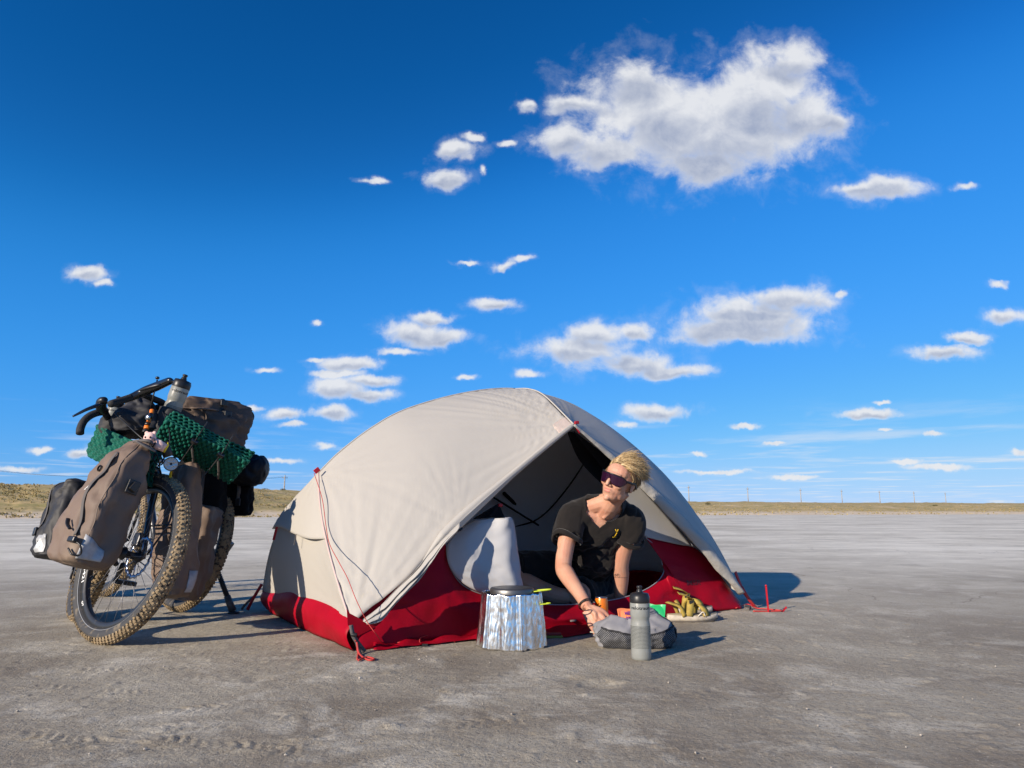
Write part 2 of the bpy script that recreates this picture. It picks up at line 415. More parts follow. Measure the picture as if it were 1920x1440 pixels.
    me.loops.add(F.size); me.loops.foreach_set('vertex_index', F.ravel().astype(np.int32))
    me.polygons.add(len(F)); me.polygons.foreach_set('loop_start', np.arange(0, F.size, 4, dtype=np.int32)); me.polygons.foreach_set('loop_total', np.full(len(F), 4, np.int32))
    me.update(calc_edges=True)
    return me
def ground_mat():
    M = bpy.data.materials.new('salt_crust'); M.use_nodes = True; nt = M.node_tree; N = nt.nodes; L = nt.links; b = N['Principled BSDF']
    b.inputs['Roughness'].default_value = .9; b.inputs['Specular IOR Level'].default_value = .2
    tc = N.new('ShaderNodeTexCoord'); v = tc.outputs['Object']
    def nz(scale, det=6, rg=.6, st=None, dist=0):
        u = v
        if st: mp = N.new('ShaderNodeMapping'); L.new(v, mp.inputs[0]); mp.inputs['Scale'].default_value = st; u = mp.outputs[0]
        n = N.new('ShaderNodeTexNoise'); L.new(u, n.inputs['Vector']); n.inputs['Scale'].default_value = scale; n.inputs['Detail'].default_value = det; n.inputs['Roughness'].default_value = rg; n.inputs['Distortion'].default_value = dist; return n.outputs[0]
    def rmp(x, lo, hi):
        n = N.new('ShaderNodeMapRange'); L.new(x, n.inputs[0]); n.inputs[1].default_value = lo; n.inputs[2].default_value = hi; return n.outputs[0]
    def mix(f, a, c):
        n = N.new('ShaderNodeMix'); n.data_type = 'RGBA'
        (L.new(f, n.inputs[0]) if not isinstance(f, float) else setattr(n.inputs[0], 'default_value', f))
        for i, x in ((6, a), (7, c)):
            if isinstance(x, tuple): n.inputs[i].default_value = (*x, 1)
            else: L.new(x, n.inputs[i])
        return n.outputs[2]
    def mth(op, a, c):
        n = N.new('ShaderNodeMath'); n.operation = op
        for i, x in enumerate((a, c)):
            if isinstance(x, (int, float)): n.inputs[i].default_value = x
            else: L.new(x, n.inputs[i])
        return n.outputs[0]
    base = mix(rmp(nz(1.1, 8, .66), .40, .62), (.235, .197, .146), (.41, .367, .283))        # damp brown silt to dry grey
    base = mix(rmp(nz(3.2, 8, .68, dist=.5), .50, .66), base, (.54, .495, .40))               # salt bloom
    base = mix(rmp(nz(.16, 6, .6, (1, 1.6, 1)), .47, .66), base, (.27, .228, .164))            # wide damp patches
    base = mix(rmp(nz(11, 5, .6), .60, .74), base, (.34, .275, .18))                          # ochre scuffs
    grain = nz(170, 4, .85)
    base = mix(rmp(grain, .55, .70), base, (.80, .76, .65))                                    # salt crystals
    base = mix(rmp(nz(85, 6, .85), .52, .64), base, (.155, .13, .10))                          # dark grains
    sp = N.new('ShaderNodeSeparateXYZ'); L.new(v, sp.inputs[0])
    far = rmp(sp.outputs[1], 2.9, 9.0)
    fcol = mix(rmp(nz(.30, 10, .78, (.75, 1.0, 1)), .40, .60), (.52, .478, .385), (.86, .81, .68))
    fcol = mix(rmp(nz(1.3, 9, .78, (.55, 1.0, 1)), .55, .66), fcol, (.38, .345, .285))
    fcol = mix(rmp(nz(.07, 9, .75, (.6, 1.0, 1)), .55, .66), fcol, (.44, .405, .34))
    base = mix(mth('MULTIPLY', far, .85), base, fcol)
    wv = N.new('ShaderNodeVectorMath'); wv.operation = 'MULTIPLY_ADD'; wn = N.new('ShaderNodeTexNoise'); L.new(v, wn.inputs['Vector']); wn.inputs['Scale'].default_value = 2.2; wn.inputs['Detail'].default_value = 4
    L.new(wn.outputs['Color'], wv.inputs[0]); wv.inputs[1].default_value = (.5, .5, 0); L.new(v, wv.inputs[2])
    vo = N.new('ShaderNodeTexVoronoi'); vo.feature = 'DISTANCE_TO_EDGE'; L.new(wv.outputs[0], vo.inputs['Vector']); vo.inputs['Scale'].default_value = .8
    crk = mth('MULTIPLY', rmp(vo.outputs['Distance'], .006, .0), rmp(nz(.5, 3), .50, .58))
    base = mix(mth('MULTIPLY', crk, .55), base, (.13, .105, .078))                              # drying cracks here and there
    # the damp margin below the bank
    r2 = mth('SQRT', mth('ADD', mth('POWER', sp.outputs[0], 2.0), mth('POWER', sp.outputs[1], 2.0)), 0)
    L.new(base, b.inputs['Base Color'])
    bu = N.new('ShaderNodeBump'); bu.inputs['Strength'].default_value = .8; bu.inputs['Distance'].default_value = .004
    hh = mth('ADD', mth('MULTIPLY', grain, .35), mth('ADD', mth('MULTIPLY', nz(120, 5, .7), .8), mth('MULTIPLY', nz(30, 5, .6), 1.2)))
    L.new(hh, bu.inputs['Height']); L.new(bu.outputs[0], b.inputs['Normal'])
    return M
M_GROUND = ground_mat()
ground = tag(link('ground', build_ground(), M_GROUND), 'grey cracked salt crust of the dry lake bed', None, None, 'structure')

def bank_z(x, y):
    u = x / np.maximum(y, 1e-3); d0 = shore(u); dist = np.sqrt(x * x + y * y) / np.sqrt(1 + u * u)   # forward distance
    t = y - d0
    W = np.interp(u, [-1.2, -.73, -.364, .26, .73, 1.5], [20, 22, 30, 95, 120, 120])
    Hh = np.interp(u, [-1.2, -.73, -.364, .0, .26, .73], [3.1, 3.15, 3.2, 3.0, 2.75, 2.9])
    k = np.clip(t / W, 0, 1); prof = k * k * (3 - 2 * k) * .75 + .25 * k
    return -.12 + Hh * prof + .14 * np.clip(t, -1, 3) / 3, t
def build_bank():
    us = np.linspace(-1.25, 1.35, 420)
    ts = np.r_[np.arange(-4, 0, .8), np.arange(0, 40, .55), np.geomspace(40, 700, 60)]
    V = []
    for u in us:
        d0 = shore(u); y = d0 + ts; x = u * y; z, t = bank_z(x, y)
        q = np.stack([x, y], -1)
        amp = np.clip(t / 6, 0, 1)
        z = z + (fbm(q * .09, 4, 12) - .5) * .75 * amp + (fbm(q * .6, 3, 14) - .5) * .30 * amp + (fbm(q * 2.2, 2, 15) - .5) * .16 * amp
        V.append(np.stack([x, y, z], -1))
    m = MB(); m.grid(np.array(V)); return m.mesh('bank')
def bank_mat():
    M = bpy.data.materials.new('steppe'); M.use_nodes = True; nt = M.node_tree; N = nt.nodes; L = nt.links; b = N['Principled BSDF']; b.inputs['Roughness'].default_value = .95; b.inputs['Specular IOR Level'].default_value = .1
    tc = N.new('ShaderNodeTexCoord'); v = tc.outputs['Object']
    def nz(s, d=6, r=.6):
        n = N.new('ShaderNodeTexNoise'); L.new(v, n.inputs['Vector']); n.inputs['Scale'].default_value = s; n.inputs['Detail'].default_value = d; n.inputs['Roughness'].default_value = r; return n.outputs[0]
    def rmp(x, lo, hi):
        n = N.new('ShaderNodeMapRange'); L.new(x, n.inputs[0]); n.inputs[1].default_value = lo; n.inputs[2].default_value = hi; return n.outputs[0]
    def mix(f, a, c):
        n = N.new('ShaderNodeMix'); n.data_type = 'RGBA'; L.new(f, n.inputs[0])
        for i, x in ((6, a), (7, c)):
            if isinstance(x, tuple): n.inputs[i].default_value = (*x, 1)
            else: L.new(x, n.inputs[i])
        return n.outputs[2]
    c = mix(rmp(nz(.5, 8, .7), .42, .62), (.56, .41, .20), (.34, .285, .115))
    c = mix(rmp(nz(2.5, 6, .7), .5, .7), c, (.22, .195, .085))
    c = mix(rmp(nz(.13, 5), .55, .7), c, (.60, .46, .27))
    sp = N.new('ShaderNodeSeparateXYZ'); L.new(v, sp.inputs[0])
    sh = N.new('ShaderNodeMath'); sh.operation = 'ADD'; L.new(sp.outputs[2], sh.inputs[0])
    nn = N.new('ShaderNodeMath'); nn.operation = 'MULTIPLY'; L.new(nz(.35, 5), nn.inputs[0]); nn.inputs[1].default_value = -.7; L.new(nn.outputs[0], sh.inputs[1])
    c = mix(rmp(sh.outputs[0], .25, -.12), c, (.66, .54, .385))       # bare sand at the foot
    L.new(c, b.inputs['Base Color'])
    return M
M_BANK = bank_mat()
bank = tag(link('steppe_bank', build_bank(), M_BANK), 'low sandy bank with dry grass beyond the lake bed', None, None, 'structure')

def build_tufts():
    """dry grass and low scrub on the bank: one tuft = a fan of blades"""
    rg = np.random.default_rng(3); n = 15000
    u = np.where(rg.random(n) < .35, rg.uniform(-.95, .9, n), rg.uniform(-.85, -.1, n))
    t = rg.uniform(.5, 1, n) * np.where(u < -.1, 30, 70) * rg.random(n) + 1.5
    y = shore(u) + t; x = u * y; q = np.stack([x, y], -1)
    keep = rg.random(n) < np.clip((fbm(q * .22, 3, 41) - .36) * 4.2, .05, 1)
    u, t, x, y, q = u[keep], t[keep], x[keep], y[keep], q[keep]; n = len(u)
    am = np.clip(t / 6, 0, 1)
    z = bank_z(x, y)[0] + (fbm(q * .09, 4, 12) - .5) * .75 * am + (fbm(q * .6, 3, 14) - .5) * .30 * am + (fbm(q * 2.2, 2, 15) - .5) * .16 * am
    h = rg.uniform(.06, .17, n) * np.where(u > .1, 1.5, 1.0); w = h * rg.uniform(.8, 1.9, n); V = []
    for j in range(5):
        a = rg.uniform(0, 2 * PI, n); bx, by = np.cos(a) * w * .5, np.sin(a) * w * .5; hh = h * rg.uniform(.5, 1.1, n)
        wx, wy = -np.sin(a) * h * .28, np.cos(a) * h * .28
        V.append(np.stack([np.stack([x - wx, y - wy, z - .03], -1), np.stack([x + wx, y + wy, z - .03], -1), np.stack([x + bx + wx * .4, y + by + wy * .4, z + hh], -1), np.stack([x + bx - wx * .6, y + by - wy * .6, z + hh * .85], -1)], 1))
    V = np.concatenate(V).reshape(-1, 3); m = MB(); m.v = V.tolist(); m.f = np.arange(len(V)).reshape(-1, 4).tolist(); return m
tag(build_tufts().build('dry_grass', mat('straw', (.46, .355, .17), .95, spec=.1, var=(.35, (.30, .25, .11), .42, .6)), None, False), 'tufts of dry yellow grass on the bank', None, None, 'stuff')

def shrub(px, py, size, label):
    u = (px - 960) / FPX
    # walk up the bank until it fills the pixel's height
    best = None
    for t in np.linspace(1, 60, 240):
        y = shore(u) + t; x = u * y; z = float(bank_z(np.array([x]), np.array([y]))[0][0]); r = ray(px, py); zr = CAMH + r[2] / r[1] * y
        if best is None or abs(z - zr) < best[0]: best = (abs(z - zr), x, y, z)
    _, x, y, z = best; rg = np.random.default_rng(int(px)); m = MB(); st = MB()
    for k in range(420):
        a = rg.uniform(0, 2 * PI); e = rg.random() ** .5; rr = size * e; h = size * .75 * rg.random() * (1 - .55 * e * e)
        c = np.array([math.cos(a) * rr, math.sin(a) * rr * .8, h]); l = size * rg.uniform(.08, .17); d = rg.normal(size=3); d /= np.linalg.norm(d); p = np.cross(d, [0, 0, 1]); p /= max(np.linalg.norm(p), .01)
        m.add([c - p * l * .4, c + p * l * .4, c + d * l + p * l * .2, c + d * l - p * l * .2], [(0, 1, 2, 3)])
    for k in range(7):
        a = k * .9; st.tube([(0, 0, -.1), (math.cos(a) * size * .3, math.sin(a) * size * .25, size * .3), (math.cos(a) * size * .6, math.sin(a) * size * .5, size * .5)], [.03 * size, .02 * size, .008 * size], 5)
    o = empty('scrub_bush', (x, y, z)); m.build('foliage', M_SCRUB, o, False); st.build('stem', M_TWIG, o)
    tag(o, label, 'bush', 'scrub bushes on the bank'); return o
M_SCRUB = mat('scrub', (.16, .155, .07), .9, spec=.1, var=(2.0, (.14, .12, .05), .4, .6)); M_TWIG = mat('twig', (.12, .09, .06), .9)
shrub(503, 921, .62, 'dark green bush on the bank between the loaded bicycles and the tent')
shrub(478, 940, .42, 'small bush half hidden by the black pannier bag on the bank')
shrub(150, 908, .5, 'low bush on the crest of the bank left of the brown pannier')
shrub(535, 916, .40, 'bush on the bank crest beside the wooden pole near the tent')
shrub(1322, 945, .6, 'tiny bush on the far bank crest just right of the tent')
shrub(1742, 945, .6, 'tiny bush on the far bank crest towards the right edge')

# power line: nine poles standing on the plateau behind the bank
M_POLE = mat('grey_timber', (.40, .36, .31), .9, var=(3, (.25, .22, .19), .4, .6)); M_WIRE = mat('wire', (.06, .06, .07), .6)
poles = []
lab = ['pole of the power line hidden behind the loaded bicycles', 'lone wooden power pole between the bicycles and the tent', 'tallest power pole, just right of the tent', 'second power pole right of the tent', 'third power pole right of the tent', 'fourth power pole right of the tent', 'fifth power pole right of the tent', 'sixth power pole right of the tent', 'seventh and faintest power pole, far right of the tent']
for i, s in enumerate([-183, -151, 0, 33.5, 67.5, 97, 127, 157, 187]):
    x, y = 67 + .845 * s, 270 + .535 * s; z0 = 2.9; hgt = 7.0
    if i == 0: px_hidden = True
    o = empty('power_pole', (x, y, z0))
    MB().tube([(0, 0, -1.5), (0, 0, hgt * .5), (.02, 0, hgt)], [.20, .17, .13], 8).build('post', M_POLE, o)
    MB().tube([(-.62, -.38, hgt - .7), (.62, .38, hgt - .7)], .075, 6).build('crossarm', M_POLE, o)
    for a in (-.55, 0, .55):
        zz = hgt - .6 if a else hgt + .02
        MB().lathe([(.03, 0), (.05, .04), (.035, .1), (.05, .15), (.02, .2)], (a, a * .62, zz), n=8).build('insulator', M_WIRE, o)
    tag(o, lab[i], 'power pole', 'poles of the power line'); poles.append((x, y, z0, hgt))
def wire(a, b, off, name_label):
    pa = np.array([a[0] + off, a[1] + off * .62, a[2] + a[3] - .4]); pb = np.array([b[0] + off, b[1] + off * .62, b[2] + b[3] - .4])
    pts = [pa + (pb - pa) * t - np.array([0, 0, 1.1 * 4 * t * (1 - t)]) for t in np.linspace(0, 1, 14)]
    o = MB().tube(pts, .02, 4).build('power_line', M_WIRE); tag(o, name_label, 'cable', 'wires of the power line'); return o
sp_ = (67 + .845 * -215, 270 + .535 * -215, 2.9, 7.0); sp2_ = (67 + .845 * -247, 270 + .535 * -247, 2.9, 7.0)
for off, nm in ((-.55, 'nearer'), (.55, 'farther')):
    wire(sp_, poles[0], off, '%s thin wire crossing the sky left of the bicycles' % nm)
    wire(poles[0], poles[1], off, '%s thin wire ending at the lone power pole' % nm)

# loose crumbs of crust lying about
def build_crumbs():
    m = MB(); rg = np.random.default_rng(11)
    for k in range(420):
        x, y = rg.uniform(-1.7, 2.2), 1.35 + 3.2 * rg.random() ** 1.4; r = rg.uniform(.0015, .0045) * (1.3 if rg.random() < .05 else .8)
        c = np.array([x, y, r * .45]); vs = []
        for d in [(1, 0, 0), (-1, 0, 0), (0, 1, 0), (0, -1, 0), (0, 0, 1), (0, 0, -1), (.6, .6, .5), (-.6, .5, .5)]:
            vs.append(c + np.array(d) * r * rg.uniform(.7, 1.4, 3) * (1, 1, .7))
        m.add(vs, [(0, 2, 6), (2, 4, 6), (4, 0, 6), (2, 1, 7), (1, 4, 7), (4, 2, 7), (1, 3, 4), (3, 0, 4), (2, 0, 5), (1, 2, 5), (3, 1, 5), (0, 3, 5)])
    return m
tag(build_crumbs().build('crust_crumbs', mat('crumb', (.45, .40, .33), .95, var=(40, (.2, .17, .14), .4, .6)), None, False), 'small crumbs of dried mud scattered over the lake bed', None, None, 'stuff')
# ================================================================== tent
TA = G(668, 1222); TB_ = G(1392, 1142); TE = (TB_ - TA) / np.linalg.norm(TB_ - TA); TN = np.array([-TE[1], TE[0], 0.0])
def TL(s, t, z): return TA + TE * s + TN * t + np.array([0, 0, z])
def tl(q): d = np.asarray(q) - TA; return np.stack([d @ TE, d @ TN, d[..., 2]], -1)
TM = .67; TW = 1.35; TLn = 2.24
M_FLY = mat('fly_nylon', (.605, .575, .520), .55, spec=.3, translucent=.32, var=(1.4, (.575, .545, .497), .35, .65), bump=(5.0, .25, .012), stretch=(1, 1, .6))
M_SEAM = mat('seam_tape', (.66, .50, .46), .6, translucent=.15)
M_RED = mat('red_nylon', (.40, .0026, .017), .5, spec=.16, translucent=.18, var=(6, (.32, .0022, .012), .45, .7), bump=(9, .35, .010))
M_WHITE = mat('white_ripstop', (.58, .585, .60), .6, translucent=.35, bump=(7, .35, .01))
M_INNER = mat('grey_canopy', (.50, .49, .48), .6, translucent=.25, bump=(6, .3, .01))
M_MESH = mat('black_netting', (.012, .012, .014), .85, spec=.1)
M_NET = mat('dark_net_wall', (.66, .68, .74), .85, spec=.1, bump=(5, .3, .02))
M_POLEM = mat('tent_pole', (.02, .02, .022), .35, metal=.3)
M_CORD = mat('red_cord', (.45, .04, .035), .7); M_TAB = mat('red_tab', (.40, .008, .018), .5)
M_WEB = mat('grey_webbing', (.10, .09, .085), .8); M_BLK = mat('black_plastic', (.012, .012, .013), .4)
M_FLOOR = mat('tent_floor', (.10, .012, .018), .6, bump=(6, .3, .01)); M_PAD = mat('sleeping_pad', (.018, .02, .026), .8, bump=(9, .4, .01))
tent = empty('tent', TL(TLn / 2, TW / 2, 0)); TO = np.array(tent.location)
tag(tent, 'beige and red dome tent with its door open on the lake bed', 'tent')
def tpart(m, name, mt, th=None, parent=None, smooth=True):
    m.v = [tuple(np.array(p) - TO) for p in m.v]
    o = m.build(name, mt, parent if parent is not None else tent, smooth)
    if th: solid(o, th, 0)
    return o
def strip(m, a, b, k=8, bulge=None):
    """sheet between two polylines of equal length"""
    a = np.asarray(a); b = np.asarray(b); v = np.linspace(0, 1, k)[None, :, None]
    g = a[:, None, :] * (1 - v) + b[:, None, :] * v
    if bulge is not None: g = g + bulge(g)
    m.grid(g); return m
# ---- frame curves in (along, across, up)
HUB1 = (.03, TM, .71); HUB2 = (2.25, TM, .77)
ridge = spline([TL(*q) for q in [HUB1, (.138, TM, .822), (.30, TM, .951), (.473, TM, 1.052), (.754, TM, 1.152), (1.03, TM, 1.214), (1.247, TM, 1.220), (1.60, TM, 1.158), (2.024, TM, .955), HUB2]], 121)
rs = np.array([tl(p)[0] for p in ridge]); im = int(np.argmin(abs(rs - 1.16)))
ridgeL, ridgeR = resamp(ridge[:im + 1], 61), resamp(ridge[im:], 61)
EY = np.array((1.10, .05, .952)); EYW = TL(*EY)
def cross(sgn): # from ridge top to the eyelet of the front (or back) door
    e = EYW if sgn < 0 else TL(1.12, TW - .05, .95)
    r0 = ridge[im]
    m1 = r0 + (e - r0) * .55 + np.array([0, 0, .058]); return spline([r0, r0 + (m1 - r0) * .5 + np.array([0, 0, .018]), m1, e], 41)
cf, cbk = cross(-1), cross(1)
def fork(h, c, bow):                                                     # hub to corner, bowed outwards
    h, c = np.array(h), np.array(c); out = []
    for k in np.linspace(0, 1, 49):
        p = h * (1 - k) + c * k; out.append(TL(p[0] + bow[0] * math.sin(PI * k), p[1] + bow[1] * math.sin(PI * k), p[2] + bow[2] * math.sin(PI * k)))
    return np.array(out)
fA = fork(HUB1, (-.012, .03, .096), (-.045, -.02, .035)); fC = fork(HUB1, (-.03, TW, .10), (-.05, .02, .035))
fB = fork(HUB2, (2.20, .0, .085), (.03, -.03, .03)); fD = fork(HUB2, (2.23, TW, .10), (.04, .03, .03))
def wrinkle(g, foci, amp, seed=0):
    """tension folds radiating from pinned points; g: (n,m,3) in world, moved along the sheet normal"""
    du = np.gradient(g, axis=0); dv = np.gradient(g, axis=1); nn = np.cross(du, dv); nn /= np.maximum(np.linalg.norm(nn, axis=-1, keepdims=True), 1e-9)
    d = np.zeros(g.shape[:2])
    for (c, rad, freq, a, ax, ay) in foci:
        r = g - np.array(c); x = r @ np.array(ax); y = r @ np.array(ay); ang = np.arctan2(y, x); rr = np.sqrt(x * x + y * y)
        w = np.clip(1 - rr / rad, 0, 1) ** 1.3 * np.clip(rr / .06, 0, 1)
        ph = ang * freq; f = fbm(np.stack([ph, rr * 1.2 + seed], -1), 2, seed)
        d += a * w * (f - .5) * 2
    return g + nn * d[..., None] * amp
# ---- door edge of the front-left panel
edgeL = np.array([TL(*q) for q in [(-.012, .03, .096), (.02, .025, .125), (.06, .02, .155), (.20, .0, .26), (.435, .02, .475), (.70, .045, .668), (.92, .05, .826), tuple(EY)]])
edgeL = spline(edgeL, 81)
n_u, n_v = 97, 61
gFL = coons(resamp(edgeL, n_u), resamp(ridgeL, n_u), resamp(fA[::-1], n_v), resamp(cf[::-1], n_v))
bul = np.sin(np.linspace(0, 1, n_u) * PI)[:, None] * np.sin(np.linspace(0, 1, n_v) * PI)[None, :]
gFL = gFL - TN * (bul * .03)[..., None] + np.array([0, 0, 1]) * (bul * .01)[..., None]
ex, ey = TE, np.array([0, 0, 1.0])
gFL = wrinkle(gFL, [(EYW, .80, 40, .010, ex, ey), (TL(0, 0, .1), .70, 34, .010, ex, ey), (TL(.44, 0, .47), .40, 16, .005, ex, ey), (TL(*HUB1), .4, 16, .006, ex, ey)], 1.0, 3)
fly = MB(); fly.grid(gFL); o_fly = tpart(fly, 'fly_panel', M_FLY, .0015)
tag(o_fly, 'large sunlit beige panel beside the door')
# ---- front-right panel (in shade)
edgeR = spline([TL(*q) for q in [tuple(EY), (1.36, .045, .80), (1.66, .02, .60), (1.93, -.01, .37), (2.10, -.02, .20), (2.185, -.02, .105)]], 81)
gFR = coons(resamp(edgeR, n_u), resamp(ridgeR, n_u), resamp(cf[::-1], n_v), resamp(np.array(fB)[::-1], n_v))
gFR = gFR - TN * (bul * .025)[..., None]
gFR = wrinkle(gFR, [(EYW, .5, 20, .007, ex, ey), (TL(2.2, 0, .1), .8, 22, .010, ex, ey)], 1.0, 8)
m = MB(); m.grid(gFR); tag(tpart(m, 'fly_panel', M_FLY, .0015), 'shaded beige panel right of the door')
# ---- rear panels
edgeBk1 = spline([TL(*q) for q in [(-.03, TW, .10), (.4, TW + .14, .05), (1.12, TW + .18, .05)]], 49); edgeBk2 = spline([TL(*q) for q in [(1.12, TW + .18, .05), (1.8, TW + .14, .05), (2.23, TW, .10)]], 49)
cb2 = resamp(np.vstack([cbk, [TL(1.12, TW + .18, .05)]]), 41)
m = MB(); m.grid(coons(resamp(edgeBk1, 49), resamp(ridgeL, 49), resamp(fC[::-1], 33), resamp(cb2[::-1], 33))); tpart(m, 'fly_panel', M_FLY, .0015)
m = MB(); m.grid(coons(resamp(edgeBk2, 49), resamp(ridgeR, 49), resamp(cb2[::-1], 33), resamp(np.array(fD)[::-1], 33))); tpart(m, 'fly_panel', M_FLY, .0015)
m = MB(); hemR = spline([TL(2.20, 0, .085), TL(2.25, .4, .17), TL(2.25, .95, .17), TL(2.23, TW, .10)], 41)
strip(m, resamp(np.vstack([fB[::-1][:-1], fD]), 81), resamp(hemR, 81), 20); tpart(m, 'fly_panel', M_FLY, .0015)
# ---- foot end: hood above the vent, wall below
def fk(k): i = int(round(k * 48)); return fA[i], fC[i]
ka, kc = .56, .50
topA, topC = fA[:int(ka * 48) + 1], fC[:int(kc * 48) + 1]
pA, pC = topA[-1], topC[-1]
hood_low = spline([pA, TL(-.074, .50, .412), TL(-.080, .92, .452), TL(-.070, 1.08, .44), pC], 41)
gH = coons(resamp(np.array([topA[0]] * 2) + np.array([[0, 0, 0], [1e-4, 0, 0]]), 41), hood_low, resamp(topA, 31), resamp(topC, 31))
gH = wrinkle(gH, [(TL(-.08, .92, .45), .4, 10, .006, TN, ey), (TL(*HUB1), .4, 14, .005, TN, ey)], 1.0, 21)
m = MB(); m.grid(gH); tag(tpart(m, 'fly_panel', M_FLY, .0015), 'beige hood over the foot-end vent')
botA, botC = fA[int(ka * 48) - 3:], fC[int(kc * 48) - 3:]
hem = spline([fA[-1], TL(-.015, .30, .11), TL(-.03, .55, .128), TL(-.03, .85, .125), TL(-.035, 1.15, .105), fC[-1]], 41)
low_top = spline([botA[0], TL(-.035, .5, .46), TL(-.05, .9, .49), botC[0]], 41)
gW = coons(low_top, hem, resamp(botA, 31), resamp(botC, 31)); gW = wrinkle(gW, [(TL(0, 0, .1), .6, 16, .007, TN, ey), (TL(-.03, TW, .1), .5, 14, .006, TN, ey)], 1.0, 25)
m = MB(); m.grid(gW); tag(tpart(m, 'fly_panel', M_FLY, .0015), 'beige foot-end wall below the vent')
# ---- seams with reflective tape over the poles
for c, nm in ((fA, 'seam'), (fC, 'seam'), (ridgeL, 'seam'), (cf, 'seam'), (fB, 'seam'), (ridgeR, 'seam')):
    out = np.array(c); cen = TL(1.1, TM, .4); d = out - cen; d /= np.linalg.norm(d, axis=1, keepdims=True)
    m = MB(); m.tube(out + d * .0015, .0042, 6); tpart(m, nm, M_SEAM if c is fA else M_FLY)
# ---- poles under the fly
for c in (ridge, cf, cbk, fA, fB, fC, fD):
    d = TL(1.1, TM, .3) - np.array(c); d /= np.linalg.norm(d, axis=1, keepdims=True)
    m = MB(); m.tube(resamp(np.array(c) + d * .014, 40), .0048, 7); tpart(m, 'pole', M_POLEM)
# ---- rolled left half of the vestibule along the door edge
def roll(edge, k0, k1, r0, r1, mt, name, label, seed, hang=0.0):
    e = resamp(edge, 160)[int(k0 * 159):int(k1 * 159) + 1]; n = len(e); m = MB(); N_ = 18; g = np.zeros((n, N_, 3))
    T = np.gradient(e, axis=0); T /= np.linalg.norm(T, axis=1, keepdims=True); out = -TN; up = np.cross(T, out)
    up /= np.linalg.norm(up, axis=1, keepdims=True)
    for j in range(N_):
        a = 2 * PI * j / N_
        for i in range(n):
            k = i / (n - 1); r = (r0 * (1 - k) + r1 * k) * min(1, .12 + k * 7) * (.85 + .3 * math.sin(PI * min(k * 1.6 + .1, 1)))
            f = 1 + .45 * (float(vnoise(np.array([j * .75, k * 3 + seed, 0.0]), seed)) - .5)
            g[i, j] = e[i] + out * (math.cos(a) * r * .8 * f + r * .55) + up[i] * (math.sin(a) * r * 1.25 * f - hang * r)
    m.grid(np.concatenate([g, g[:, :1]], 1)); o = tpart(m, name, mt); tag(o, label); return o
roll(edgeL, .27, .995, .020, .010, M_FLY, 'rolled_door', 'rolled beige vestibule fabric along the door edge', 4, .2)
# loose gathered flap below the roll, lower left
up_c = spline([TL(*q) for q in [(.435, -.01, .480), (.33, -.025, .40), (.20, -.04, .28), (.09, -.04, .175), (.01, -.03, .115)]], 49)
lo_c = spline([tl(PLN(x, y, TL(0, -.05, 0), TN)) @ np.stack([TE, TN, ey]) + TA for (x, y) in [(852, 1000), (826, 1026), (790, 1080), (742, 1130), (712, 1166), (688, 1170)]], 49)
gf = np.array([[up_c[i] * (1 - v) + lo_c[i] * v - TN * (.018 * math.sin(PI * v)) for v in np.linspace(0, 1, 22)] for i in range(49)])
ww = np.linspace(0, 1, 22)[None, :]; kk = np.linspace(0, 1, 49)[:, None]
fold = (np.sin(ww * 17 + kk * 5 + 2 * vnoise(np.stack(np.broadcast_arrays(kk * 6, ww * 5), -1), 5)) * .011 + (fbm(np.stack(np.broadcast_arrays(kk * 9, ww * 6), -1), 3, 9) - .5) * .022) * np.sin(np.clip(kk * 1.4 + .05, 0, 1) * PI / 2)
gf = gf - TN * fold[..., None]
m = MB(); m.grid(gf); tag(tpart(m, 'door_flap', M_FLY, .0015), 'gathered beige flap hanging at the lower left of the door')
# ---- right hem band: folded half of the vestibule
eR = resamp(edgeR, 90); g = np.zeros((90, 9, 3))
for i in range(90):
    k = i / 89; w = .012 + .060 * min(k * 1.9, 1) * (1 - .55 * max(k - .85, 0) / .15)
    dn = np.array([0, 0, -.62]) - TE * .78
    for j in range(9):
        v = j / 8; g[i, j] = eR[i] + dn * w * v * 1.0 - TN * (.010 + .018 * math.sin(PI * v) * min(k * 2, 1)) + TN * .004 * math.sin(k * 40 + v * 6) * k
g += (fbm(g * 34, 3, 5) - .5)[..., None] * TN * .008
m = MB(); m.grid(g); tag(tpart(m, 'folded_door', mat('reverse_fly', (.44, .42, .38), .7, translucent=.1, bump=(60, .5, .006)), .002), 'folded pale vestibule band along the right door edge')
# tabs: apex toggle, eyelet patch, hub tab, vent tab
def tab(p, d, l, w, th, mt, name='tab'):
    p = np.array(p, float); d = np.array(d, float); d /= np.linalg.norm(d); y = np.cross(d, TN); y /= np.linalg.norm(y); m = MB(); m.box(p + d * l / 2, l, w, th, d, y, np.cross(d, y)); o = tpart(m, name, mt, None, None, False); bevel(o, min(th, w) * .3, 2); return o
tab(EYW + np.array([0, 0, .006]) - TN * .01, TE * .8 + ey * .15, .026, .016, .01, M_TAB, 'toggle')
tab(EYW + TE * .012 - ey * .02 - TN * .01, TE * .5 - ey * .6, .03, .007, .006, M_TAB, 'toggle')
tab(TL(.015, TM - .03, .71) - TN * .02 - TE * .02, TE * .6 + ey * .5, .028, .022, .008, M_TAB)
tab(TL(-.088, .92, .452), -ey * .9 - TE * .15 + TN * .1, .065, .012, .004, M_TAB, 'vent_tab')
tab(TL(-.082, .60, .425), -ey * .9 - TE * .1 + TN * .15, .05, .004, .004, M_WEB, 'zip_pull')
cre = np.array([PLN(x, y, TL(0, .03, 0), TN) for (x, y) in [(846, 990), (850, 994), (856, 990)]]) - TN * .05
m = MB(); m.tube(spline(cre, 8), .006, 6); tpart(m, 'toggle', M_BLK)
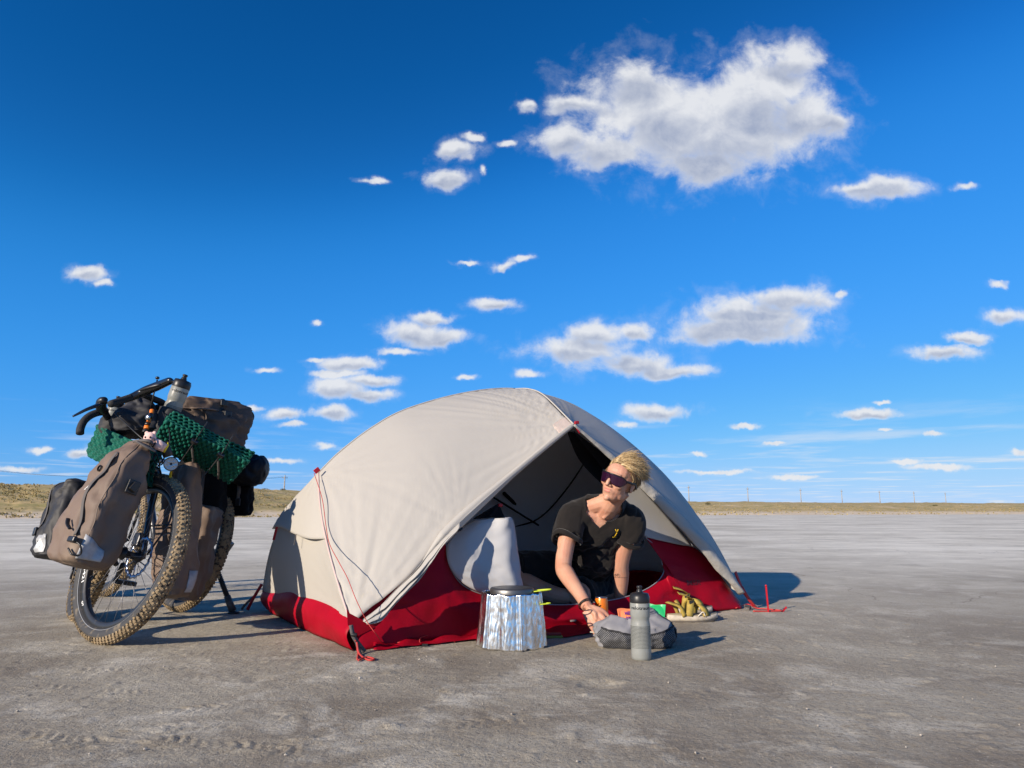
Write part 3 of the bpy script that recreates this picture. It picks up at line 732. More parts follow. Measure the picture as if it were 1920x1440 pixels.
m = MB(); m.grid(gFL[-8:, :9] - TN * .0022); tag(tpart(m, 'eyelet_patch', mat('pinkish_patch', (.60, .50, .445), .55, translucent=.25), .001), 'pinkish reinforcement patch at the door apex')
# ---- inner tent: red tub wall along the front, opening cut as a D
IO = TL(0, .045, 0); IV = np.array([0, 0, 1.0]) + TN * .16; IN = np.cross(TE, IV); IN /= np.linalg.norm(IN)
def IW(x, y, push=0.0): return PLN(x, y, IO, IN) - TN * push
top_px = [(668, 1150), (700, 1090), (760, 1030), (800, 1000), (834, 985), (836, 1030), (842, 1060), (856, 1085), (872, 1100), (900, 1113), (950, 1124), (1000, 1131), (1050, 1134), (1100, 1131), (1140, 1126), (1180, 1117), (1212, 1104), (1234, 1088), (1244, 1070), (1240, 1054), (1243, 1042), (1232, 1030), (1222, 1018), (1211, 1008), (1240, 1014), (1270, 1021), (1301, 1027), (1330, 1052), (1360, 1092), (1388, 1130)]
bot_s = np.array([0, .03, .10, .2, .3, .38, .45, .52, .58, .66, .80, .92, 1.05, 1.2, 1.3, 1.42, 1.52, 1.60, 1.68, 1.73, 1.77, 1.81, 1.85, 1.88, 1.94, 2.0, 2.06, 2.11, 2.16, 2.2])
topc = spline([IW(x, y) for x, y in top_px], 150); botc = spline([TL(s, .0 + (.012 if .2 < s < 2 else 0), .004) for s in bot_s], 150)
def bl(g):
    v = np.linspace(0, 1, g.shape[1])[None, :, None]; u = np.linspace(0, 1, g.shape[0])[:, None, None]
    return -TN * (.018 * np.sin(PI * v)) * np.sin(PI * u) - TN * ((fbm(np.stack([u[..., 0] * 26 + v[..., 0] * 3 * np.sin(u[..., 0] * 5), np.broadcast_to(v[..., 0] * 2.5, (g.shape[0], g.shape[1]))], -1) if False else np.concatenate([g @ TE[:, None] * 9 + g[..., 2:] * 6, g[..., 2:] * 22], -1), 3, 4) - .5) * .024)[..., None] * np.sin(PI * np.clip(v, .02, .98))
m = MB(); strip(m, topc, botc, 22, bl); RED_V, RED_F = list(m.v), list(m.f); tag(tpart(m, 'tub_wall', M_RED, .0012), 'red tub wall under the door')
zip_c = topc[int(5 / 29 * 149):int(23.2 / 29 * 149)]
m = MB(); m.tube(zip_c - TN * .003, .0028, 5); tpart(m, 'door_zip', mat('zip_tape', (.30, .28, .30), .7))
# pale canopy above the red on the right, black netting at the top
op = spline([EYW - ey * .03 + TE * .015 + TN * .03, IW(1130, 880), IW(1170, 945), IW(1211, 1008)], 40); ed = spline([EYW - ey * .03 + TE * .03 + TN * .03, IW(1165, 878), IW(1235, 950), IW(1301, 1027)], 40)
m = MB(); strip(m, op[13:], ed[13:], 12); tag(tpart(m, 'canopy_panel', M_INNER, .0012), 'pale grey canopy panel above the red wall')
m = MB(); strip(m, op[:14], ed[:14], 8); tag(tpart(m, 'netting_panel', M_MESH, .0012), 'black netting under the door apex')
netw = spline([EYW - ey * .03 + TN * .05 - TE * .005, IW(1100, 862, -.06), IW(1150, 915, -.06)], 20); net2 = spline([EYW - ey * .03 + TN * .05 + TE * .03, IW(1140, 862, -.04), IW(1185, 915, -.04)], 20)
m = MB(); strip(m, netw, net2, 6); tpart(m, 'netting_panel', M_MESH, .0012)
# ---- white door flap tied back on the left
lf = spline([IW(x, y, .012) for x, y in [(884, 975), (858, 992), (836, 1018), (833, 1042), (842, 1068), (858, 1088), (880, 1104), (902, 1114)]], 50)
rt_ = spline([IW(x, y, .03) for x, y in [(920, 970), (932, 971), (940, 990), (944, 1020), (949, 1050), (953, 1080), (957, 1104), (952, 1122)]], 50)
def bl2(g):
    v = np.linspace(0, 1, g.shape[1])[None, :]; u = np.linspace(0, 1, g.shape[0])[:, None]
    f = .022 * np.sin(v * 9 + u * 2) * (1 - u * .4) * np.clip(v * 2 - .5, 0, 1) + .022 * np.sin(PI * v) + .080 * v + .012
    f = f + (fbm(np.stack(np.broadcast_arrays(v * 6 + u, u * 7), -1), 3, 30) - .5) * .022
    return -TN * f[..., None]
m = MB(); strip(m, lf, rt_, 26, bl2); tag(tpart(m, 'door_flap', M_WHITE, .0012), 'white inner door flap tied back')
gt = IW(928, 945, .03)
la = spline([IW(884, 973, .014), IW(900, 972, .02), IW(918, 970, .03), IW(937, 973, .035)], 20); lb = np.array([gt + TE * (.012 * (i / 19 - .5)) for i in range(20)])
m = MB(); strip(m, lb, la, 10, lambda g: -TN * (.012 * np.sin(np.linspace(0, 14, 20))[:, None] * np.linspace(0, 1, 10)[None, :])[..., None]); tag(tpart(m, 'gathered_netting', M_MESH, .0012), 'black netting gathered at the tie')
tab(gt + np.array([0, 0, -.006]), TE, .022, .016, .012, M_TAB, 'toggle')
# ---- inner tent shell: floor, back and ends of dark net, red tub behind
def wall(pts_a, pts_b, mt, name, k=10, bf=None):
    m = MB(); strip(m, np.array(pts_a), np.array(pts_b), k, bf); return tpart(m, name, mt, .0012)
inn = lambda s, z: TL(s, TW - .05 - .36 * z, z)
S_ = np.linspace(.02, 2.2, 31); rz = np.interp(S_, [tl(p)[0] for p in ridge], [p[2] for p in ridge]) - .035
wall([TL(s, TW - .04, .0) for s in S_], [TL(s, TW - .05, .13) for s in S_], M_RED, 'tub_wall')
wall([TL(s, TW - .045, .13) for s in S_], [TL(s, TM, z) for s, z in zip(S_, rz)], M_NET, 'net_wall', 14, lambda g: TN * (.10 * np.sin(PI * np.linspace(0, 1, 14))[None, :, None]) + TN * (.02 * (fbm(g * 7, 3, 2) - .5))[..., None])
t_ = np.linspace(.03, TW - .04, 21)
endz = lambda t: .66 * (1 - abs(t - TM) / TM) ** .7 + .06
wall([TL(.03 - .03, t, .0) for t in t_], [TL(.02, t, .02 + .10 * math.sin(PI * (t / TW))) for t in t_], M_RED, 'tub_wall')
wall([TL(.02, t, .02 + .10 * math.sin(PI * (t / TW))) for t in t_], [TL(.05, TM + (t - TM) * .15, .66) for t in t_], M_INNER, 'canopy_panel')
wall([TL(2.19, t, .0) for t in t_], [TL(2.17, t, .02 + .14 * math.sin(PI * (t / TW))) for t in t_], M_RED, 'tub_wall')
wall([TL(2.17, t, .02 + .14 * math.sin(PI * (t / TW))) for t in t_], [TL(2.2, TM + (t - TM) * .15, .70) for t in t_], M_NET, 'net_wall')
m = MB(); m.grid(np.array([[TL(s, t, .006 + .004 * float(vnoise(np.array([s * 9, t * 9, 0.]), 3))) for t in np.linspace(.0, TW - .03, 24)] for s in np.linspace(.0, 2.2, 40)])); tpart(m, 'floor', M_FLOOR)
# pole sleeves and inner tent seams seen through the doorway
for pts, r in (([PLN(945, 925, TL(0, TW - .28, 0), TN), PLN(985, 962, TL(0, TW - .15, 0), TN), PLN(1030, 996, TL(0, TW - .05, 0), TN), PLN(1045, 1025, TL(0, TW - .03, 0), TN)], .012), ([PLN(905, 920, TL(0, TW - .30, 0), TN), PLN(1010, 985, TL(0, TW - .25, 0), TN)], .006), ([PLN(1112, 842, TL(0, TM + .06, 0), TN), PLN(1060, 920, TL(0, TM + .25, 0), TN), PLN(1005, 975, TL(0, TW - .2, 0), TN), PLN(930, 993, TL(0, TW - .12, 0), TN)], .005)):
    m = MB(); m.tube(spline(pts, 24), r, 7); tpart(m, 'pole_sleeve', M_MESH)
pad = MB(); pad.grid(np.array([[TL(s, t, .006 + .05 * min(1, 6 * min(s - .2, 2.1 - s, t - .66, 1.26 - t) + .05)) for t in np.linspace(.66, 1.26, 22)] for s in np.linspace(.2, 2.1, 46)])); pad.v = [tuple(np.array(p) - TL(1.15, .96, 0)) for p in pad.v]
pd = pad.build('sleeping_pad', M_PAD); pd.location = TL(1.15, .96, 0); tag(pd, 'dark sleeping pad on the floor inside the tent', 'sleeping pad')
# ---- red fabric lying in front of the door
gp = []
for i, x in enumerate(np.linspace(700, 1130, 60)):
    k = i / 59; y0 = 1222 - (x - 668) * .1105 - 2; y1 = np.interp(x, [700, 760, 890, 1030, 1060, 1100, 1130], [1221, 1214, 1200, 1194, 1195, 1188, 1176]) + 3
    gp.append([G(x, y0 * (1 - v) + y1 * v) + np.array([0, 0, .006 + .012 * math.sin(PI * v) * (1 + .8 * math.sin(x * .09 + v * 3)) + .006 * float(vnoise(np.array([x * .05, v * 4, 0.]), 8))]) for v in np.linspace(0, 1, 9)])
m = MB(); m.grid(np.array(gp)); tag(tpart(m, 'ground_skirt', M_RED, .0012), 'red floor fabric spilling onto the ground before the door')
# little care label on the skirt
lq = G(1074, 1167, .02); m = MB(); m.box(lq + np.array([0, -.02, .012]), .035, .002, .016, TE, np.array([0, -.5, .86]), np.array([0, .86, .5])); tpart(m, 'care_label', mat('label_grey', (.13, .11, .115), .7, var=(120, (.15, .12, .12), .5, .6)))
# ---- foot end red tub, bulging
tt = np.linspace(.0, TW, 41)
gE = np.array([[TL(-.012 - .035 * math.sin(PI * v) - .02 * math.sin(PI * t / TW) * v + .01 * float(vnoise(np.array([t * 9, v * 3, 0.]), 6)), t * (1 - .0 * v), (np.interp(t, [0, .12, .46, .8, 1.35], [.11, .13, .175, .18, .12])) * (1 - v) + .004) for v in np.linspace(0, 1, 12)] for t in tt])
m = MB(); m.grid(gE); tag(tpart(m, 'tub_wall', M_RED, .0012), 'red tub wall at the foot end')
# red corner gusset at A and straps
cq = [PLN(x, y, TL(0, -.03, 0), TN) for (x, y) in [(650, 1142), (656, 1150), (690, 1168), (716, 1166), (700, 1178), (672, 1192), (652, 1172)]]
m = MB(); m.add(cq, [(0, 1, 2, 3, 4, 5, 6)]); tpart(m, 'corner_gusset', M_RED, .002, None, False)
def strap(pts, w, th, mt, name='strap', parent=None, nrm=None):
    pts = resamp(spline(pts, 24), 24); T = np.gradient(pts, axis=0); T /= np.linalg.norm(T, axis=1, keepdims=True); n_ = np.array(nrm if nrm is not None else -TN); S = np.cross(T, n_); S /= np.linalg.norm(S, axis=1, keepdims=True)
    m = MB(); g = np.stack([pts - S * w / 2, pts + S * w / 2], 1); m.grid(g); m.v = [tuple(np.array(p) - TO) for p in m.v]; o = m.build(name, mt, tent); solid(o, th, 0); return o
for pts, w in (([PLN(658, 1172, TL(0, -.05, 0), TN), PLN(664, 1195, TL(0, -.06, 0), TN), PLN(684, 1222, TL(0, -.05, 0), TN)], .016), ([PLN(664, 1192, TL(0, -.06, 0), TN), PLN(672, 1215, TL(0, -.06, 0), TN), G(676, 1228)], .012)):
    strap(pts, w, .002, M_WEB)
m = MB(); bq = PLN(664, 1190, TL(0, -.062, 0), TN); m.box(bq, .022, .014, .012); bevel(tpart(m, 'buckle', M_BLK), .003)
for q in ([(666, 1200), (671, 1222), (670, 1236)], [(669, 1204), (674, 1226), (690, 1237), (702, 1236), (688, 1232), (672, 1238)]):
    m = MB(); m.tube(spline([PLN(q[0][0], q[0][1], TL(0, -.06, 0), TN)] + [G(a, b, .008) for a, b in q[1:]], 26), .0036, 6); tpart(m, 'cord_loop', M_CORD)
# straps at the far-left and right corners
strap([TL(-.04, TW - .005, .14), TL(-.075, TW + .01, .07), TL(-.10, TW + .03, .006)], .016, .002, M_TAB); strap([TL(-.06, TW + .01, .09), TL(-.11, TW + .02, .04), TL(-.13, TW + .03, .01)], .012, .003, M_WEB)
strap([TL(2.16, -.005, .20), TL(2.21, -.01, .10), TL(2.285, -.02, .01)], .02, .002, M_TAB)
strap([TL(2.20, -.02, .02), TL(2.24, -.03, .012), TL(2.19, -.06, .008)], .014, .003, M_WEB)
for off in (0, .006, -.005):
    m = MB(); m.tube(spline([TL(2.20 + off, -.01, .12), TL(2.25 + off, -.015, .05), TL(2.30, -.02, .006)], 14), .0035, 6); tpart(m, 'cord_loop', M_CORD)
m = MB(); m.tube(spline([G(1380, 1140, .01), G(1402, 1133, .01), G(1418, 1140, .008), G(1440, 1142, .006), G(1466, 1145, .006), G(1440, 1146, .004), G(1412, 1146, .006)], 40), .0036, 6); tpart(m, 'cord_loop', M_CORD)
# ---- guy line from the hub tab down across the panel to the ground
gl = [TL(.0, TM - .03, .705) - TN * .03 - TE * .01] + [PLN(x, y, TL(0, tq, 0), TN) for (x, y, tq) in [(604, 935, .44), (611, 985, .33), (618, 1020, .225), (636, 1055, .075), (652, 1085, .0), (668, 1125, -.07), (688, 1165, -.10), (706, 1190, -.12)]]
gl += [G(722, 1208, .01), G(750, 1204, .02), G(772, 1200, .02), G(800, 1210, .006), G(788, 1206, .012), G(792, 1194, .03), G(830, 1190, .02), G(853, 1204, .006)]
m = MB(); m.tube(spline(gl, 150), .0017, 6); tag(tpart(m, 'guy_line', M_CORD), 'thin red guy line trailing from the tent onto the ground')
m = MB(); m.box(G(797, 1209, .01), .022, .008, .008); tpart(m, 'line_lock', M_BLK, None, None, False)
# valve or stake beside the tub
def tent_stake(p, d, L_, label):
    p = np.array(p); d = np.array(d, float); d /= np.linalg.norm(d); o = empty('tent_stake', p)
    m = MB(); x = np.cross(d, [0, 1, 0]); x /= np.linalg.norm(x); y = np.cross(d, x)
    for k in range(3):
        a = 2 * PI * k / 3; w = x * math.cos(a) + y * math.sin(a); t_n = np.cross(d, w)
        m.box(d * L_ * .5 - d * .02 + w * .0026, L_ + .04, .0052, .0014, d, w, t_n)
    m.build('shaft', M_TAB, o, False); MB().lathe([(.006, 0), (.0065, .004), (.004, .008)], d * (L_ - .001), d, 8).build('head', M_TAB, o)
    tag(o, label, 'tent stake', 'red tent stakes'); return o
st_p = G(1441, 1148); tent_stake(st_p, np.array(P(1436.5, 1101, st_p[1])) - st_p, .135, 'red tent stake standing upright in the crust right of the tent')
tent_stake(G(1467, 1147), (.5, .3, .35), .035, 'short red stake head beside the cord at far right of the tent')
# ================================================================== person
from mathutils.bvhtree import BVHTree
def skin_mat():
    M = mat('skin', (.54, .300, .205), .5, spec=.35, sss=.12, var=(16, (.50, .235, .155), .38, .68), bump=(170, .3, .0025), dirt=(260, (.36, .16, .09), .70, .76))
    return M
M_SKIN = skin_mat(); M_LIP = mat('lip', (.52, .16, .13), .45, sss=.1)
M_SHIRT = mat('black_wool', (.0105, .0092, .0092), .88, spec=.15, sheen=.16, var=(14, (.017, .0140, .013), .35, .7), bump=(260, .25, .002))
M_SHORT = mat('black_shorts', (.010, .010, .011), .8, spec=.25, sheen=.2, bump=(60, .3, .004))
M_HAIR = mat('blond_hair', (.66, .49, .26), .42, spec=.5, var=(60, (.40, .26, .11), .45, .70)); M_HAIRD = mat('brown_roots', (.15, .085, .04), .55, var=(70, (.26, .16, .07), .45, .65))
M_LENS = mat('purple_lens', (.040, .006, .036), .10, metal=.5, spec=.7, coat=.6); M_FRAME = mat('black_frame', (.010, .010, .011), .35)
J = {k: P(*v) for k, v in dict(Rsh=(1074, 968, 3.50), Rel=(1056, 1060, 3.40), Rwr=(1101, 1138, 3.16), Lsh=(1182, 976, 3.52), Lel=(1164, 1056, 3.62), Lwr=(1163, 1128, 3.71), neck=(1132, 962, 3.50), pelvis=(1090, 1082, 3.98), knee=(970, 1068, 3.76), ank=(1045, 1118, 3.70), hipL=(1120, 1090, 3.96), kneeL=(1085, 1116, 3.66)).items()}
HEAD_C = P(1161, 903, 3.36)
hu = np.array([.36, -.06, .93]); hu /= np.linalg.norm(hu)
hf = np.array([-.66, -.74, -.20]); hf -= hu * (hf @ hu); hf /= np.linalg.norm(hf); hr = np.cross(hf, hu)       # right of the head
HS = .95
def HL(x, y, z): return HEAD_C + (hr * x + hf * y + hu * z) * HS
HR = np.stack([hr, hf, hu], 1)
def lerp(a, b, k): return np.array(a) * (1 - k) + np.array(b) * k
def limb(m, pts, rad, n=14, flat=1.0, up=None): m.tube(spline(pts, 18), np.interp(np.linspace(0, 1, 18), np.linspace(0, 1, len(rad)), rad), n, True, up, flat)
def hand(m, wr, kn_dir, side, palm_n, curl, L_=.085, spread=.17, scale=1.0, lens=(.058, .070, .074, .068, .054)):
    """palm and five fingers; kn_dir: wrist to knuckles, side: towards the thumb, palm_n: out of the palm"""
    wr = np.array(wr); d = np.array(kn_dir, float); d /= np.linalg.norm(d); s = np.array(side, float); s -= d * (s @ d); s /= np.linalg.norm(s); pn = np.cross(d, s); pn = pn if pn @ np.array(palm_n) > 0 else -pn
    tips = []
    for k in range(4):
        o = (1.5 - k) * .0215 * scale; kn = wr + d * L_ * (1 - .05 * abs(k - 1)) + s * o
        m.tube([wr + s * o * .55 + d * .004, lerp(wr + s * o * .55, kn, .5), kn], [.0150 * scale, .0135 * scale, .0110 * scale], 10)
        fl = lens[k + 1] * scale; a = curl[k] if hasattr(curl, '__len__') else curl; dd = d * math.cos(0) + s * (1.5 - k) * spread * .5; dd /= np.linalg.norm(dd)
        p = kn; pts = [kn - dd * .006]; ang = 0
        for j, fr in enumerate((.45, .31, .24)):
            ang += a * (.9 if j == 0 else 1.0); v = dd * math.cos(ang) + pn * math.sin(ang); pts.append(p); p = p + v * fl * fr; pts.append(lerp(pts[-1], p, .6))
        pts.append(p); tips.append(p)
        m.tube(spline(pts, 14), np.interp(np.linspace(0, 1, 14), [0, .35, .55, .9, 1], np.array([.0094, .0086, .0088, .0074, .0045]) * scale), 9)
    m.tube([wr - d * .01, wr + d * .045 + s * .012, wr + d * .07], [.021 * scale, .026 * scale, .018 * scale], 10, True, s, .55)
    b = wr + d * .016 + s * .020; t1 = b + d * .028 + s * .024 + pn * .008; t2 = t1 + d * .028 + s * .006 + pn * .012; t3 = t2 + d * .022 - s * .004 + pn * .010
    m.tube(spline([wr + s * .006, b, t1, t2, t3], 14), np.interp(np.linspace(0, 1, 14), [0, .3, .6, .9, 1], np.array([.016, .015, .0105, .0088, .005]) * scale), 9)
    return tips
def build_body():
    m = MB()
    # head
    m.ell(HL(0, -.018, .042), np.array([.074, .096, .088]) * HS, HR, 22, 14); m.ell(HL(0, .028, -.022), np.array([.058, .058, .082]) * HS, HR, 20, 14)
    m.ell(HL(0, .030, -.072), np.array([.044, .050, .038]) * HS, HR); m.ell(HL(0, .066, -.098), np.array([.017, .015, .014]) * HS, HR)
    m.ell(HL(0, .040, .040), np.array([.060, .046, .050]) * HS, HR)
    for s in (-1, 1):
        m.ell(HL(s * .038, .060, -.022), np.array([.024, .024, .022]) * HS, HR); m.ell(HL(s * .043, .010, -.062), np.array([.014, .034, .028]) * HS, HR)
        m.ell(HL(s * .073, -.012, -.012), np.array([.006, .014, .026]) * HS, HR); m.ell(HL(s * .076, -.017, .002), np.array([.005, .014, .015]) * HS, HR)
        m.ell(HL(s * .012, .092, -.037), np.array([.008, .009, .007]) * HS, HR)
    m.ell(HL(0, .082, .022), np.array([.048, .014, .011]) * HS, HR)
    m.tube([HL(0, .080, .020), HL(0, .094, .000), HL(0, .106, -.022), HL(0, .108, -.034), HL(0, .092, -.040)], [.008, .0085, .0095, .010, .006], 10)
    m.ell(HL(0, .081, -.056), np.array([.023, .010, .0065]) * HS, HR); m.ell(HL(0, .079, -.067), np.array([.020, .010, .0065]) * HS, HR); m.ell(HL(0, .062, -.060), np.array([.034, .024, .026]) * HS, HR); m.ell(HL(0, .080, -.061), np.array([.026, .006, .003]) * HS, HR)
    # neck and chest
    nb = J['neck']; m.tube([HL(0, -.022, -.03), lerp(HL(0, -.02, -.075), nb, .5), nb + np.array([0, .02, -.01])], [.050, .046, .056], 16)
    for s in (-1, 1): m.tube([HL(s * .052, -.03, -.045), nb + np.array([s * -.012 * hr[0], -.048, -.025])], [.012, .009], 8)           # neck tendons
    sh = J['Lsh'] - J['Rsh']; sh /= np.linalg.norm(sh); sp_ = J['pelvis'] - nb; spn = sp_ / np.linalg.norm(sp_); fr = np.cross(spn, sh); fr /= np.linalg.norm(fr)
    if fr[1] > 0: fr = -fr
    R_ = np.stack([sh, fr, -spn], 1)
    ch = nb + spn * .15 + fr * .005; m.ell(ch, (.140, .094, .180), R_, 22, 14); m.ell(nb + spn * .36, (.118, .084, .17), R_, 20, 12); m.ell(J['pelvis'], (.165, .12, .13), R_, 20, 12)
    m.tube([J['Rsh'], nb + spn * .035, J['Lsh']], [.052, .058, .052], 14)
    for s in (-1, 1): m.tube([nb + fr * .045 + sh * s * .012 + spn * .012, (J['Lsh'] if s > 0 else J['Rsh']) + fr * .02 - spn * .012], [.012, .011], 8)
    for e_ in ('Rsh', 'Lsh'): m.tube([lerp(HL(0, -.03, -.05), nb, .35), lerp(J[e_], nb, .45) + np.array([0, .01, .035]), J[e_] + np.array([0, 0, .01])], [.045, .042, .042], 12)
    # arms
    R0, R1, R2 = J['Rsh'], J['Rel'], J['Rwr']; limb(m, [lerp(R0, nb, .15), R0, lerp(R0, R1, .5) + np.array([-.006, 0, 0]), R1, lerp(R1, R2, .22) + np.array([-.006, -.004, -.004]), lerp(R1, R2, .7), R2], [.047, .050, .0425, .0385, .0405, .029, .0248], 16)
    L0, L1, L2 = J['Lsh'], J['Lel'], J['Lwr']; limb(m, [lerp(L0, nb, .15), L0, lerp(L0, L1, .5), L1, lerp(L1, L2, .3) + np.array([.004, 0, 0]), lerp(L1, L2, .8), L2], [.047, .049, .042, .040, .039, .032, .027], 16)
    tips = hand(m, R2 + (R2 - R1) / np.linalg.norm(R2 - R1) * .012, np.array([.34, -.46, -.50]), np.array([.60, -.05, .40]), np.array([-.1, .6, -.7]), [.30, .42, .48, .5], .082)
    hand(m, L2, np.array([.1, -.55, -.35]), np.array([-.8, -.3, 0]), np.array([0, 0, -1]), .12, .082)
    # legs: folded to the left of the picture
    K, A_ = J['knee'], J['ank']; limb(m, [J['pelvis'], lerp(J['pelvis'], K, .5) + np.array([0, 0, .02]), K], [.092, .080, .062]); limb(m, [K + np.array([.0, -.01, -.045]), lerp(K, A_, .35) + np.array([0, -.03, -.04]), A_, A_ + np.array([.10, .06, -.01])], [.060, .058, .045, .036])
    m.tube(spline([A_ + np.array([.10, .06, -.02]), A_ + np.array([.16, .10, -.03]), A_ + np.array([.24, .14, -.05])], 8), [.036, .038, .038, .037, .035, .032, .026, .016], 10, True, (0, 0, 1), .7)
    limb(m, [J['hipL'], lerp(J['hipL'], J['kneeL'], .5), J['kneeL']], [.092, .08, .060]); limb(m, [J['kneeL'], J['kneeL'] + np.array([.12, .18, -.03]), J['kneeL'] + np.array([.22, .32, -.03])], [.056, .052, .036])
    return remesh(m, .0034, 5, .5), (sh, fr, spn, nb)
body_me, (SHX, FRX, SPX, NB) = build_body()
PO = J['pelvis'] * np.array([1, 1, 0]); person = empty('person', PO)
tag(person, 'blond person in a black t-shirt and sunglasses leaning out of the tent door', 'person')
def ppart(name, me, mt, parent=None, smooth=True):
    co = np.zeros(len(me.vertices) * 3); me.vertices.foreach_get('co', co); co = co.reshape(-1, 3) - PO; me.vertices.foreach_set('co', co.ravel()); me.update()
    return link(name, me, mt, parent or person, smooth)
def verts(me): co = np.zeros(len(me.vertices) * 3); me.vertices.foreach_get('co', co); return co.reshape(-1, 3)
def bvh_of(me): return BVHTree.FromPolygons([tuple(v.co) for v in me.vertices], [tuple(p.vertices) for p in me.polygons])
BV_BODY = bvh_of(body_me)
def hit(bv, x, y, lift=.001):
    r = ray(x, y); r = r / np.linalg.norm(r); h = bv.ray_cast(Vector((0, 0, CAMH)), Vector(r))
    return None if h[0] is None else np.array(h[0]) + np.array(h[1]) * lift * (1 if np.dot(h[1], r) < 0 else -1)
# ---- t-shirt
def build_shirt():
    m = MB(); R_ = np.stack([SHX, FRX, -SPX], 1); nb = NB
    m.ell(nb + SPX * .155 + FRX * .004, (.166, .112, .20), R_, 24, 16); m.ell(nb + SPX * .34, (.160, .112, .20), R_, 22, 14); m.ell(nb + SPX * .50, (.170, .125, .16), R_, 22, 14)
    m.tube([J['Rsh'] + np.array([-.004, 0, .004]), nb + SPX * .045, J['Lsh']], [.066, .066, .066], 16)
    for e_ in ('Rsh', 'Lsh'): m.tube([lerp(HL(0, -.03, -.05), nb, .55), lerp(J[e_], nb, .45) + np.array([0, .008, .036]), J[e_] + np.array([0, 0, .008])], [.058, .054, .056], 14)
    R0, R1, L0, L1 = J['Rsh'], J['Rel'], J['Lsh'], J['Lel']
    m.tube(spline([lerp(R0, nb, .25), R0 + np.array([-.004, 0, 0]), lerp(R0, R1, .40) + np.array([-.008, 0, 0])], 10), np.interp(np.linspace(0, 1, 10), [0, .4, 1], [.066, .070, .073]), 18)
    m.tube(spline([lerp(L0, nb, .25), L0, lerp(L0, L1, .36) + np.array([.012, 0, 0])], 10), np.interp(np.linspace(0, 1, 10), [0, .4, 1], [.066, .070, .074]), 18)
    # the front hangs slack below the leaning chest
    m.ell(nb + SPX * .26 + FRX * .075 + np.array([.01, 0, -.03]), (.10, .06, .15), R_, 18, 12)
    me = remesh(m, .0048, 6, .5); co = verts(me); no = np.zeros(len(co) * 3); me.vertices.foreach_get('normal', no); no = no.reshape(-1, 3)
    rel = co - NB; a = rel @ SHX; b = rel @ SPX
    f = np.sin((a * .9 + b * 1.0) * 62 + 5 * fbm(np.stack([a * 8, b * 5], -1), 2, 3)) * .5 + .5
    f2 = fbm(np.stack([a * 16 + b * 13, b * 7 - a * 5, rel @ FRX * 6], -1), 3, 6) - .5
    w = np.clip(b / .10, 0.45, 1)
    ridg = .5 - np.abs(fbm(np.stack([a * 9 + b * 11, b * 6 - a * 10, rel @ FRX * 3], -1), 3, 16) - .5) * 4
    co = co + no * np.clip((f2 * .030 + (f - .5) * .010 + ridg * .019) * w, -.003, .03)[:, None]; me.vertices.foreach_set('co', co.ravel()); me.update()
    # neckline, sleeve openings and hem are cut open
    bm = bmesh.new(); bm.from_mesh(me); kill = []
    vpoly = [(1098, 930), (1100, 962), (1112, 980), (1123, 990), (1132, 984), (1142, 972), (1150, 962), (1162, 950), (1160, 925)]
    def inside(x, y, poly):
        c = False; j = len(poly) - 1
        for i in range(len(poly)):
            if (poly[i][1] > y) != (poly[j][1] > y) and x < (poly[j][0] - poly[i][0]) * (y - poly[i][1]) / (poly[j][1] - poly[i][1]) + poly[i][0]: c = not c
            j = i
        return c
    rdir = R1 - R0; rdir /= np.linalg.norm(rdir); ldir = L1 - L0; ldir /= np.linalg.norm(ldir)
    for f_ in bm.faces:
        c = np.array(f_.calc_center_median()); q = c - np.array([0, 0, CAMH]); zc = q[1] * CP + q[2] * SP; x = 960 + FPX * q[0] / zc; y = 720 - FPX * (-q[1] * SP + q[2] * CP) / zc
        nn = np.array(f_.normal)
        if inside(x, y, vpoly) and (c - NB) @ FRX > -.03 and nn[1] < .35: kill.append(f_); continue
        if np.linalg.norm(c - (HL(0, -.022, -.06) * .35 + NB * .65)) < .068: kill.append(f_); continue
        ra = c - lerp(R0, R1, .40); la = c - lerp(L0, L1, .36); a_ = (c - NB) @ SHX
        if .030 < ra @ rdir < .10 and np.linalg.norm(ra - rdir * (ra @ rdir)) < .10 and a_ < -.115: kill.append(f_)
        elif .030 < la @ ldir < .10 and np.linalg.norm(la - ldir * (la @ ldir)) < .10 and a_ > .10: kill.append(f_)
    bmesh.ops.delete(bm, geom=kill, context='FACES'); bm.to_mesh(me); bm.free(); me.update()
    return me
shirt_me = build_shirt(); BV_SHIRT = bvh_of(shirt_me)
body = ppart('body', body_me, M_SKIN); shirt = ppart('t_shirt', shirt_me, M_SHIRT); solid(shirt, .003, 1)
# rolled sleeve cuffs
for a0, a1, k, r, off in ((J['Rsh'], J['Rel'], .475, .070, (-.009, 0, 0)), (J['Lsh'], J['Lel'], .445, .071, (.012, 0, 0))):
    d = a1 - a0; d /= np.linalg.norm(d); x = np.cross(d, [0, 1, 0]); x /= np.linalg.norm(x); y = np.cross(d, x); c = lerp(a0, a1, k) + np.array(off)
    m = MB(); pts = [c + (x * math.cos(t) + y * math.sin(t)) * r * (1 + .05 * math.sin(3 * t + 1)) + d * .008 * math.sin(2 * t) for t in np.linspace(0, 2 * PI, 40)]; g = []
    for i, p in enumerate(pts[:-1]):
        o = p - c; o -= d * (o @ d); o /= np.linalg.norm(o); g.append([p + o * .006 * math.cos(q) + d * .013 * math.sin(q) for q in np.linspace(0, 2 * PI, 10)])
    m.grid(np.array(g), True); me = m.mesh(); ppart('sleeve_cuff', me, M_SHIRT, None)
